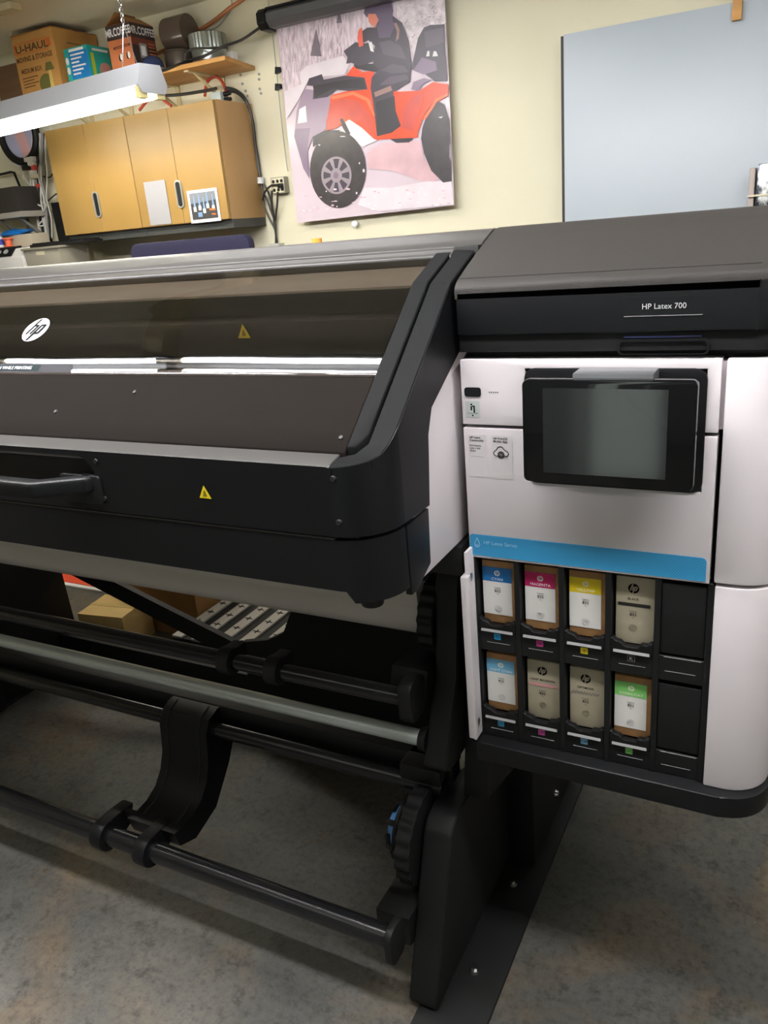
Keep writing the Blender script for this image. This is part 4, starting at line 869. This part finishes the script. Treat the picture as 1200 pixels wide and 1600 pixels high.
for k in range(170):
    x = random.uniform(175, 470); y = random.uniform(60, 400 - (x - 175) * .45); h_ = random.uniform(12, 46)
    ins.append((pp([(x, y), (x + 2.2, y), (x + 3 + h_ * .06, y - h_), (x + 1.5 + h_ * .06, y - h_)]), TW[k % 3]))
for k in range(110):
    x = random.uniform(712, 940); y = random.uniform(20, 120 if x > 830 else 240); a = random.uniform(0, PI); h_ = random.uniform(6, 20)
    ins.append((pp([(x, y), (x + h_ * math.cos(a), y - h_ * math.sin(a)), (x + h_ * math.cos(a) + 2.4, y - h_ * math.sin(a) + 2), (x + 3, y + 1.5)]), TW[k % 3]))
PL[2:2] = ins
for k in range(60):
    x = random.uniform(265, 975); y = random.uniform(880, 1000 - (x - 265) * .06); PL.append((pp(ell(x, y, random.uniform(3, 11), random.uniform(2, 5), 7)), (SNW, TW[2], SHD)[k % 3]))
for x, y, rx, ry in ((568, 800, 5, 9), (548, 765, 3, 5), (360, 680, 6, 3), (470, 640, 14, 2), (535, 905, 4, 6)): PL.append((pp(ell(x, y, rx, ry, 10)), SNW))
HL = sn('highlight', (252, 118, 78)); SEAT = sn('seat_shade', (92, 84, 96))
PL += [(pp([(412, 452), (520, 430), (592, 462), (622, 545), (612, 540), (580, 474), (518, 446), (420, 468)]), HL), (pp([(842, 560), (905, 465), (962, 440), (962, 450), (912, 478), (858, 560)]), HL),
       (pp([(650, 330), (700, 300), (760, 310), (780, 340), (700, 345)]), SEAT), (pp([(640, 200), (690, 190), (740, 215), (770, 280), (720, 270), (660, 255)]), SEAT), (pp([(640, 400), (690, 360), (770, 350), (780, 372), (700, 396)]), SEAT), (pp([(850, 150), (940, 130), (944, 200), (860, 225)]), SEAT)]
for k in range(8):
    a = 2 * PI * (k + .5) / 8; d = .16
    PL.append((pp([(440 + 24 * math.cos(a - d), 822 + 30 * math.sin(a - d)), (440 + 62 * math.cos(a - d), 822 + 79 * math.sin(a - d)), (440 + 62 * math.cos(a + d), 822 + 79 * math.sin(a + d)), (440 + 24 * math.cos(a + d), 822 + 30 * math.sin(a + d))]), RIM))
PL.append((pp(ell(440, 822, 27, 34, 20)), RIM)); PL.append((pp(ell(438, 822, 12, 16, 14)), LAV2))
flat('poster_picture', PO, PL, po, 0.0003, 0.000012)
for py in (110, 136): 
    q = at(435, py, 3.44); build('binder_clip', G().prism([(q.x - .018, q.z - .013), (q.x + .012, q.z - .008), (q.x + .012, q.z + .012), (q.x - .012, q.z + .016)], 'y', 3.432, 3.456), BLACK, label='small black binder clip on the %s poster edge' % ('upper left' if py < 120 else 'left, the lower one of the two,'), cat='clip', bevel=.002)
tubes = lambda pts: [at(x, y, Y) for x, y, Y in pts]
def smooth_pts(pts, k=5):
    pts = [Vector(p) for p in pts]; out = []
    for i in range(len(pts) - 1):
        p0, p1, p2, p3 = pts[max(i - 1, 0)], pts[i], pts[i + 1], pts[min(i + 2, len(pts) - 1)]
        for j in range(k):
            t = j / k
            out.append(0.5 * ((2 * p1) + (p2 - p0) * t + (2 * p0 - 5 * p1 + 4 * p2 - p3) * t * t + (3 * p1 - p0 - 3 * p2 + p3) * t ** 3))
    return out + [pts[-1]]
CORDB, CORDR, CORDO, CORDW = mat('black_cord', (40, 38, 36), .45), mat('red_cord', (168, 66, 48), .5), mat('orange_cord', (178, 112, 70), .5), mat('white_cord', (206, 204, 196), .45)
def cord(name, pts, r, m, label, cat='cable', parent=None):
    p = smooth_pts(tubes(pts)); o = build(name, G().tube(p, r, 8), m, parent, label=label if parent is None else None, cat=cat if parent is None else None)
    return o
cord('pull_cord', [(425, 44, 3.44), (432, 110, 3.46), (440, 190, 3.47), (447, 250, 3.475), (450, 268, 3.475)], .0022, PRG, 'thin grey pull cord hanging left of the poster', 'cord')
cord('power_cable', [(229, 117, 2.615), (262, 108, 3.0), (290, 96, 3.26), (318, 88, 3.27), (345, 74, 3.28), (378, 62, 3.36), (406, 43, 3.40)], .006, CORDB, 'black cable running from the shop light to the screen housing')
cord('loop_cable', [(290, 95, 3.275), (291, 82, 3.275), (305, 76, 3.275), (332, 75, 3.275), (356, 74, 3.30)], .005, CORDB, 'short black cable looped in front of the tin pail')
cord('extension_cord', [(240, 86, 3.44), (262, 76, 3.47), (300, 54, 3.475), (332, 34, 3.475), (360, 12, 3.475), (378, 0, 3.475), (392, -12, 3.475)], .009, CORDO, 'orange cord running up the wall behind the shelf')
cord('thin_wire', [(300, 52, 3.48), (335, 44, 3.48), (352, 28, 3.48), (362, 10, 3.485), (360, -8, 3.485)], .0022, PRG, 'thin grey wire curving up the wall beside the orange cord', 'wire')
cord('red_cable', [(320, 150, 3.36), (324, 128, 3.40), (338, 120, 3.43), (350, 133, 3.42), (354, 152, 3.38)], .007, CORDR, 'red cable arched under the pine shelf, the one by the grey box')
cord('red_cable', [(218, 172, 3.36), (230, 158, 3.36), (244, 151, 3.38), (258, 158, 3.36), (268, 166, 3.36)], .007, CORDR, 'red cable looped behind the right end of the shop light')
cord('black_cable', [(240, 150, 3.35), (280, 148, 3.36), (320, 142, 3.36), (338, 138, 3.36)], .007, CORDB, 'black cable lying above the wooden cabinets')
pw = thing('power_adapter', 'grey plug block on the top edge of the wooden cabinet', 'power strip', at(343, 145, 3.36))
q = at(343, 143, 3.36)
build('block', G().box(q.x - .035, q.x + .025, 3.33, 3.39, 2.037, 2.085), mat('pale_grey_plastic', (160, 170, 168), .4), pw, bevel=.004)
for dz in (0.012, 0.036): build('plug', G().cyl((q.x + .024, 3.36, 2.037 + dz), (q.x + .06, 3.36, 2.037 + dz), .011, .008), BLACK, pw)
cb = thing('cable_bundle', 'bundle of black cables hanging down the right side of the wooden cabinet', 'cable', (-2.40, 3.45, 1.6))
for k, o_ in enumerate((0, 4, -3)):
    cord('cable', [(352, 140 + o_, 3.40), (368, 142 + o_ * .5, 3.42), (383, 155 + o_ * .5, 3.455), (393, 180, 3.465), (398, 215 + o_, 3.475), (401 + o_ * .4, 245, 3.48), (407, 278, 3.48)], .0062, CORDB, '', parent=cb)
for pts in ([(407, 282, 3.48), (411, 300, 3.48), (413, 322, 3.48), (420, 340, 3.48), (430, 360, 3.48), (432, 380, 3.485)], [(409, 284, 3.48), (420, 303, 3.48), (426, 330, 3.48), (430, 360, 3.48), (433, 380, 3.485)],
            [(414, 305, 3.48), (422, 326, 3.48), (430, 350, 3.48), (431, 380, 3.485)]): cord('cable', pts, .0048, CORDB, '', parent=cb)
q = at(406, 282, 3.47); build('cable_tie', G().cyl((q.x, 3.475, q.z - .014), (q.x + .003, 3.475, q.z + .014), .017, n=14), mat('clear_tie', (200, 205, 205), .3), cb)
q = at(433, 382, 3.48); build('floor_box', G().box(q.x - .03, q.x + .03, 3.45, 3.5, q.z - .02, q.z + .006), mat('tie_grey', (190, 188, 180), .4), cb)
ob = thing('outlet_box', 'grey metal outlet box with plugs on the cream wall', 'outlet', (-2.317, 3.48, 1.663))
build('back_box', G().box(-2.352, -2.276, 3.458, 3.4995, 1.628, 1.702), mat('galvanised_box', (150, 148, 136), .45, .5), ob, bevel=.004)
for x in (-2.336, -2.312, -2.290):
    for z in (1.645, 1.683): build('socket', G().cyl((x, 3.4585, z), (x, 3.456, z), .008, n=14), BLACK2, ob)
build('face_plate', G().box(-2.346, -2.284, 3.4565, 3.4585, 1.632, 1.698), mat('ivory_plate', (206, 200, 170), .45), ob)
cord('plug_cord', [(437, 289, 3.45), (424, 290, 3.445), (414, 300, 3.45), (411, 312, 3.47)], .005, CORDB, '', parent=ob)
for pts in ([(425, 298, 3.45), (425, 320, 3.46), (430, 350, 3.475)], [(434, 300, 3.45), (433, 320, 3.46), (430, 345, 3.475)]): cord('plug_cord', pts, .0048, CORDB, '', parent=ob)
q = at(437, 290, 3.445); build('plug', G().box(q.x - .012, q.x + .014, 3.44, 3.457, q.z - .01, q.z + .01), BLACK, ob, bevel=.003)
kn = thing('door_stop', 'small white round knob on the wall below the poster', 'knob', at(555, 350, 3.48))
q = at(555, 350, 3.48); build('knob_cap', G().lathe([(.016, 0), (.016, .008), (.010, .014)], (0, 0, 0), 20), PRW, kn, local=True).rotation_euler = (PI / 2, 0, 0)
build('knob_stem', G().cyl((q.x, 3.48, q.z), (q.x, 3.4995, q.z), .007), PRW, kn)
# ------------------------------------------------------------------ white board at right, stick, pack
bw = thing('plastic_sheet', 'tall bluish white plastic sheet leaning against the back wall', 'panel', (0.3, 3.42, 0))
build('sheet_panel', G().box(-0.905, 1.5, 3.385, 3.405, 0.0, 2.058), mat('blue_white_sheet', (168, 178, 186), 0.35), bw, bevel=.001)
build('edge_strip', G().box(-0.9195, -0.905, 3.40, 3.44, 0.0, 2.056), mat('edge_dark', (40, 38, 38), .6), bw)
build('wood_stick', G().box(-0.318, -0.287, 3.365, 3.384, 2.0, 2.44), PINE, label='short pale wooden stick hanging over the top of the white sheet', cat='stick', bevel=.002)
pk = thing('wrapped_pack', 'clear-wrapped silver and black patterned pack beside the white sheet', 'package', (-0.14, 3.30, 1.1))
FOIL = bpy.data.materials.new('foil_pattern'); FOIL.use_nodes = True
nt = FOIL.node_tree; bb_ = nt.nodes['Principled BSDF']; tcn = nt.nodes.new('ShaderNodeTexCoord'); nn = nt.nodes.new('ShaderNodeTexNoise'); nn.inputs['Scale'].default_value = 28; nn.inputs['Detail'].default_value = 5
mpn = nt.nodes.new('ShaderNodeMapping'); mpn.inputs['Scale'].default_value = (1.6, 1, .8)
rmp = nt.nodes.new('ShaderNodeValToRGB')
for q_, (p_, c_) in zip(rmp.color_ramp.elements, ((.42, (.02, .025, .04)), (.62, (.75, .78, .74)))): q_.position = p_; q_.color = (*c_, 1)
nt.links.new(tcn.outputs['Object'], mpn.inputs[0]); nt.links.new(mpn.outputs[0], nn.inputs['Vector']); nt.links.new(nn.outputs[0], rmp.inputs[0]); nt.links.new(rmp.outputs[0], bb_.inputs['Base Color']); bb_.inputs['Roughness'].default_value = .2; bb_.inputs['Metallic'].default_value = .5
build('pack_body', G().box(-0.196, 0.05, 3.24, 3.36, 1.10, 1.533), FOIL, pk, bevel=.008)
build('pack_edge', G().box(-0.222, -0.203, 3.25, 3.35, 1.10, 1.522), mat('pack_mauve', (170, 158, 150), .5), pk, bevel=.003)
build('tape_band', G().box(-0.224, 0.052, 3.236, 3.364, 1.428, 1.434), mat('clear_band', (214, 206, 180), .3), pk)
build('side_table', G().box(-0.35, 0.6, 3.05, 3.38, 1.07, 1.10).box(-0.33, -0.29, 3.07, 3.11, 0, 1.07).box(0.54, 0.58, 3.07, 3.11, 0, 1.07).box(-0.33, -0.29, 3.32, 3.36, 0, 1.07).box(0.54, 0.58, 3.32, 3.36, 0, 1.07), WOOD, label='plain wooden stand behind the printer carrying the wrapped pack', cat='table')
# ------------------------------------------------------------------ left corner bench
BEN = mat('bench_top', (150, 146, 138), .5)
cb2 = thing('storage_bench', 'tall grey bench behind the printer in the far left corner', 'bench', (-3.9, 3.2, 0))
build('bench_board', G().box(-4.7, -3.25, 2.95, 3.46, 1.355, 1.385), BEN, cb2, bevel=.003)
for x in (-4.66, -3.29):
    for y in (2.98, 3.42): build('leg', G().box(x - .02, x + .02, y - .02, y + .02, 0, 1.355), BEN, cb2)
gm = thing('label_machine', 'pale grey desktop machine with a black slotted top tray', 'machine', (-3.82, 3.1, 1.385))
build('machine_body', G().prism([(3.02, 1.385), (3.02, 1.45), (3.06, 1.492), (3.25, 1.50), (3.25, 1.385)], 'x', -4.14, -3.66), mat('machine_grey_body', (196, 194, 192), .4), gm, bevel=.004)
tr = build('black_tray', G().prism([(3.022, 1.455), (3.016, 1.459), (3.055, 1.500), (3.10, 1.505), (3.10, 1.49), (3.06, 1.490)], 'x', -4.10, -3.74), BLACK, gm, bevel=.003)
for k in range(6): build('tray_slot', G().cyl((-4.06 + k * .055, 3.032, 1.478), (-4.06 + k * .055, 3.028, 1.482), .014, n=12), PRG, tr)
bn = thing('grey_bin', 'translucent grey storage bin beside the label machine', 'bin', (-3.52, 3.12, 1.385))
build('bin_body', G().prism([(-3.645, 1.386), (-3.40, 1.386), (-3.395, 1.475), (-3.65, 1.475)], 'y', 3.03, 3.22), mat('bin_grey', (138, 134, 122), .35), bn, bevel=.006)
build('bin_lid', G().box(-3.66, -3.385, 3.02, 3.23, 1.475, 1.487), mat('bin_lid_grey', (124, 120, 108), .4), bn, bevel=.003)
build('bin_label', G().box(-3.56, -3.50, 3.028, 3.03, 1.448, 1.465), mat('bin_paper', (182, 172, 150), .6), bn)
kb = thing('keyboard', 'black keyboard lying on top of the grey bin', 'keyboard', (-3.5, 3.14, 1.487))
build('key_base', G().box(-3.645, -3.26, 3.07, 3.21, 1.4875, 1.502), BLACK2, kb, bevel=.003)
g = G()
for i in range(14):
    for j in range(4): g.box(-3.635 + i * .0265, -3.614 + i * .0265, 3.08 + j * .032, 3.105 + j * .032, 1.502, 1.508)
build('keys', g, BLACK, kb)['kind'] = 'stuff'
bgb = build('beige_box', G().box(-4.10, -3.84, 3.255, 3.38, 1.3855, 1.565), mat('beige_card', (184, 174, 154), .6), label='beige carton on the bench with a blue glove on it', cat='box', bevel=.003)
bl_ = thing('blue_glove', 'bright blue cloth lying on the beige carton', 'cloth', (-4.0, 3.3, 1.565))
build('cloth_fold', G().lathe([(.005, .034), (.04, .03), (.07, .018), (.085, .004), (.08, 0)], (-4.02, 3.31, 1.565), 14), mat('bright_blue', (20, 110, 190), .5), bl_)
build('cloth_tail', G().prism([(-3.99, 1.566), (-3.90, 1.575), (-3.87, 1.582), (-3.90, 1.59), (-3.99, 1.593)], 'y', 3.28, 3.33), mat('bright_blue', (20, 110, 190), .5), bl_, bevel=.006)
os_ = thing('orange_spool', 'small orange spool on the label machine', 'spool', (-3.99, 3.225, 1.50))
build('spool_body', G().lathe([(.028, 0), (.028, .006), (.018, .012), (.018, .04), (.028, .046), (.028, .052)], (-3.99, 3.225, 1.5005), 20), mat('coral', (235, 108, 70), .45), os_)
sp = thing('blue_bottle', 'small blue and white bottle left of the orange spool', 'bottle', (-4.06, 3.225, 1.5))
build('bottle_body', G().lathe([(.024, 0), (.026, .03), (.024, .06), (.01, .072), (.01, .085)], (-4.06, 3.22, 1.5005), 18), PRW, sp)
build('bottle_band', G().cyl((-4.06, 3.22, 1.52), (-4.06, 3.22, 1.55), .0268, n=18), mat('violet_blue', (80, 90, 190), .4), sp)
gs = thing('grey_shelf', 'narrow grey wall shelf in the far left corner under the black box', 'shelf', (-4.1, 3.4, 1.66))
build('shelf_board', G().box(-4.55, -3.90, 3.28, 3.498, 1.655, 1.685), BEN, gs, bevel=.003)
for x in (-4.12, -3.96): build('bracket', G().prism([(3.30, 1.655), (3.32, 1.655), (3.498, 1.53), (3.498, 1.50)], 'x', x - .008, x + .008).box(x - .008, x + .008, 3.485, 3.498, 1.42, 1.655), mat('bracket_grey', (120, 116, 108), .5), gs)
bo = thing('amplifier_box', 'matte black electronics box on the narrow grey shelf', 'box', (-4.1, 3.38, 1.685))
build('case', G().box(-4.15, -3.93, 3.30, 3.46, 1.6855, 1.815), mat('matte_black', (44, 40, 38), .6), bo, bevel=.003)
build('front_face', G().box(-4.30, -4.15, 3.29, 3.46, 1.6855, 1.815), mat('face_grey', (92, 92, 100), .35), bo, bevel=.003)
build('antenna', G().tube([(-4.05, 3.44, 1.81), (-4.075, 3.44, 1.90), (-4.10, 3.44, 1.905), (-4.25, 3.44, 1.90)], .007, 8), BLACK, bo)
rd = thing('round_picture', 'round black-rimmed disc with pink and lilac face on the left wall end', 'picture', (-3.985, 3.45, 2.085))
build('rim', G().torus((-3.985, 3.45, 2.085), .137, .021, (1, 0, 0), (0, 0, 1), 48, 10), BLACK2, rd)
build('disc_face', G().cyl((-3.985, 3.455, 2.085), (-3.985, 3.47, 2.085), .132, n=48), mat('lilac_face', (176, 176, 204), .25, noise=.08, nscale=8), rd)
flat('face_print', Plane((-3.985, 3.4548, 2.085)), [([(-.08, .12), (.02, .12), (.06, -.06), (.07, -.13), (.0, -.12), (-.03, -.02)], mat('face_pink', (216, 170, 172), .3)), ([(.04, .06), (.12, .10), (.13, .07), (.05, .03)], mat('face_olive', (150, 150, 110), .3)), ([(-.1, -.13), (-.04, -.12), (-.02, -.15), (-.06, -.16)], PRW), ([(.02, -.135), (.08, -.12), (.07, -.15)], PRW)], rd, .0005, .0002)
cw = thing('cable_cluster', 'cluster of pale cables and plugs hanging left of the wooden cabinets', 'cable', (-3.8, 3.46, 1.8))
q0, q1 = at(62, 205, 3.47), at(74, 378, 3.47)
build('raceway', G().box(-3.80, -3.755, 3.465, 3.4995, 1.50, 2.38), mat('raceway_white', (206, 206, 188), .45), cw, bevel=.003)
random.seed(3)
for k in range(9):
    x0 = 52 + k * 2.4; dx = random.uniform(-3, 3)
    cord('cable', [(x0, 208, 3.455), (x0 + dx, 240, 3.45), (x0 + random.uniform(-4, 4), 275, 3.44), (x0 + 2 + random.uniform(-4, 4), 310, 3.44), (x0 + 6 + random.uniform(-3, 3), 340, 3.45), (x0 + 10, 372, 3.455)], .0045 if k % 3 else .007, (CORDW, CORDW, PRG, CORDB)[k % 4], '', parent=cw)
for pts in ([(64, 322, 3.44), (52, 318, 3.42), (42, 326, 3.41)], [(66, 316, 3.44), (72, 322, 3.43), (64, 334, 3.44), (60, 320, 3.44)], [(66, 345, 3.44), (60, 352, 3.43), (68, 352, 3.44), (66, 340, 3.44)], [(75, 314, 3.45), (84, 306, 3.44), (88, 303, 3.43)], [(68, 276, 3.45), (78, 277, 3.44), (82, 272, 3.44)], [(36, 263, 3.43), (36, 275, 3.44), (46, 290, 3.44)], [(46, 262, 3.44), (48, 290, 3.44)]):
    cord('cable', pts, .0042, CORDB if pts[0][0] > 66 else CORDW, '', parent=cw)
for px, py, w_, h_, m in ((47, 249, .034, .012, CORDW), (50, 256, .02, .014, CORDW), (44, 262, .036, .012, BLACK), (54, 262, .013, .014, mat('red_plug', (190, 70, 60), .4)), (53, 270, .02, .012, CORDW), (55, 276, .022, .01, mat('cream_plug', (206, 200, 170), .4)), (60, 290, .008, .01, mat('red_plug', (190, 70, 60), .4))):
    q = at(px, py, 3.43); build('plug', G().box(q.x - w_, q.x + w_, 3.415, 3.445, q.z - h_, q.z + h_), m, cw, bevel=.004)
mo = thing('dark_monitor', 'flat black monitor standing partly hidden left of the wooden cabinet', 'monitor', (-3.64, 3.42, 1.385))
build('screen_panel', G().box(-3.795, -3.45, 3.40, 3.425, 1.50, 1.715), BLACK, mo, bevel=.004)
build('monitor_foot', G().box(-3.70, -3.56, 3.36, 3.455, 1.386, 1.395).box(-3.645, -3.615, 3.405, 3.42, 1.39, 1.51), BLACK, mo)
# navy divider panel and orange roll
nv = thing('divider_panel', 'navy blue padded panel with rounded corners standing behind the printer', 'panel', (-2.29, 2.75, 0))
build('pad', G().prism(rr(-2.634, -2.0, 0.55, 1.458, 0.037), 'y', 2.735, 2.775), mat('navy_fabric', (28, 26, 56), .8, bump=.4, bscale=500), nv, bevel=.008)
for x in (-2.55, -2.08): build('leg', G().box(x - .015, x + .015, 2.74, 2.77, .02, .56).box(x - .02, x + .02, 2.60, 2.92, 0, .025), BLACK2, nv, bevel=.002)
orl = thing('orange_tape', 'small orange tape roll on the printer top behind its crest', 'tape', (-1.0, 1.62, 1.4125))
build('tape_ring', G().lathe([(.006, 0), (.0115, 0), (.0115, .020), (.006, .020), (.006, 0)], (-0.997, 1.62, 1.4115), 28), mat('tape_orange', (226, 150, 60), .4), orl)
# ------------------------------------------------------------------ on the floor behind
kx = thing('kraft_box', 'small kraft carton with round logo on the floor behind the stand', 'box', (-2.18, 1.875, 0), math.radians(8))
build('carton', G().box(-.205, 0, 0, .17, 0, .155), mat('light_kraft', (216, 182, 116), .7, noise=.06, nscale=15), kx, bevel=.002, local=True)
build('tape_strip', G().box(-.205, 0, .075, .095, .155, .156), mat('packing_tape', (206, 176, 110), .3), kx, local=True)
logo(Plane((-.165, -.0008, .10)), 0, 0, .02, INKBR, CARD, kx, .0004, local=True)
db = thing('brown_box', 'large brown cardboard box in shade behind the printer stand', 'box', (-2.17, 2.2, 0))
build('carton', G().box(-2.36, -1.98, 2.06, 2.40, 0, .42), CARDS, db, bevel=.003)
build('box_label', G().box(-2.08, -2.03, 2.058, 2.0605, .25, .27), PRW, db)
build('tall_side_box', G().box(-2.62, -2.39, 2.30, 2.5, 0, .36), CARD, label='tan carton standing beside the large brown box on the floor', cat='box', bevel=.003)
ps = thing('slat_crate', 'low black crate with pale marked slats on the floor behind the stand', 'crate', (-1.78, 2.1, 0))
build('crate_body', G().box(-1.97, -1.52, 1.90, 2.42, 0, .10), BLACK2, ps, bevel=.003)
for k in range(5):
    x = -1.965 + k * .09
    s_ = build('slat', G().box(x, x + .045, 1.895, 2.425, .1005, .11), mat('slat_white', (170, 166, 158), .5), ps, bevel=.002)
    g = G()
    for j in range(6): g.box(x + .006, x + .039, 1.94 + j * .075, 1.945 + j * .075, .11, .1107).box(x + .02, x + .025, 1.93 + j * .075, 1.955 + j * .075, .11, .1107)
    build('mark', g, INKB, s_)['kind'] = 'stuff'
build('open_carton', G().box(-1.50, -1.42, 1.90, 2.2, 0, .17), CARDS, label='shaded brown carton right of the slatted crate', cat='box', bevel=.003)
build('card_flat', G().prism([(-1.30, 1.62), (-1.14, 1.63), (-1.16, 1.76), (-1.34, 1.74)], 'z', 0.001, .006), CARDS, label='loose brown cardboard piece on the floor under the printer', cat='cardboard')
rs = thing('red_board', 'orange-red board with white edge lying on the floor far left', 'board', (-3.1, 2.42, 0))
build('board_face', G().box(-3.6, -2.67, 2.285, 2.56, .0085, .012), mat('signal_red', (226, 70, 34), .45), rs)
build('board_edge', G().box(-3.62, -2.65, 2.262, 2.58, 0.001, .0085), PRW, rs)
# unseen door and trim behind the viewer; glowing pane added for the screen reflection
d1 = build('door_1', G().box(-1.13, -1.09, YB - 0.005, YB + 0.03, 0, 2.05).box(-0.70, -0.24, YB - 0.005, YB + 0.03, 0, 2.05).box(-1.09, -0.70, YB - 0.005, YB + 0.03, 0, 0.05).box(-1.09, -0.70, YB - 0.005, YB + 0.03, 1.98, 2.05), mat('door_grey_green', (110, 118, 114), .5), kind='structure', bevel=.004)
build('added_glow_pane', G().box(-1.09, -0.70, YB + 0.002, YB + 0.008, 0.05, 1.98), mat('added_glow_glass', (200, 214, 206), .3, emit=2.2), d1)
build('trim_4', G().box(-1.20, -1.13, YB - 0.005, YB + 0.04, 0, 2.12).box(-0.24, -0.17, YB - 0.005, YB + 0.04, 0, 2.12), mat('trim_white', (215, 218, 220), .4), kind='structure', bevel=.004)
# origins that were placed by measuring: pads for the physics of hung things
for o in bpy.data.objects:
    if o.type == 'MESH' and not o.data.materials: o.data.materials.append(BLACK2)
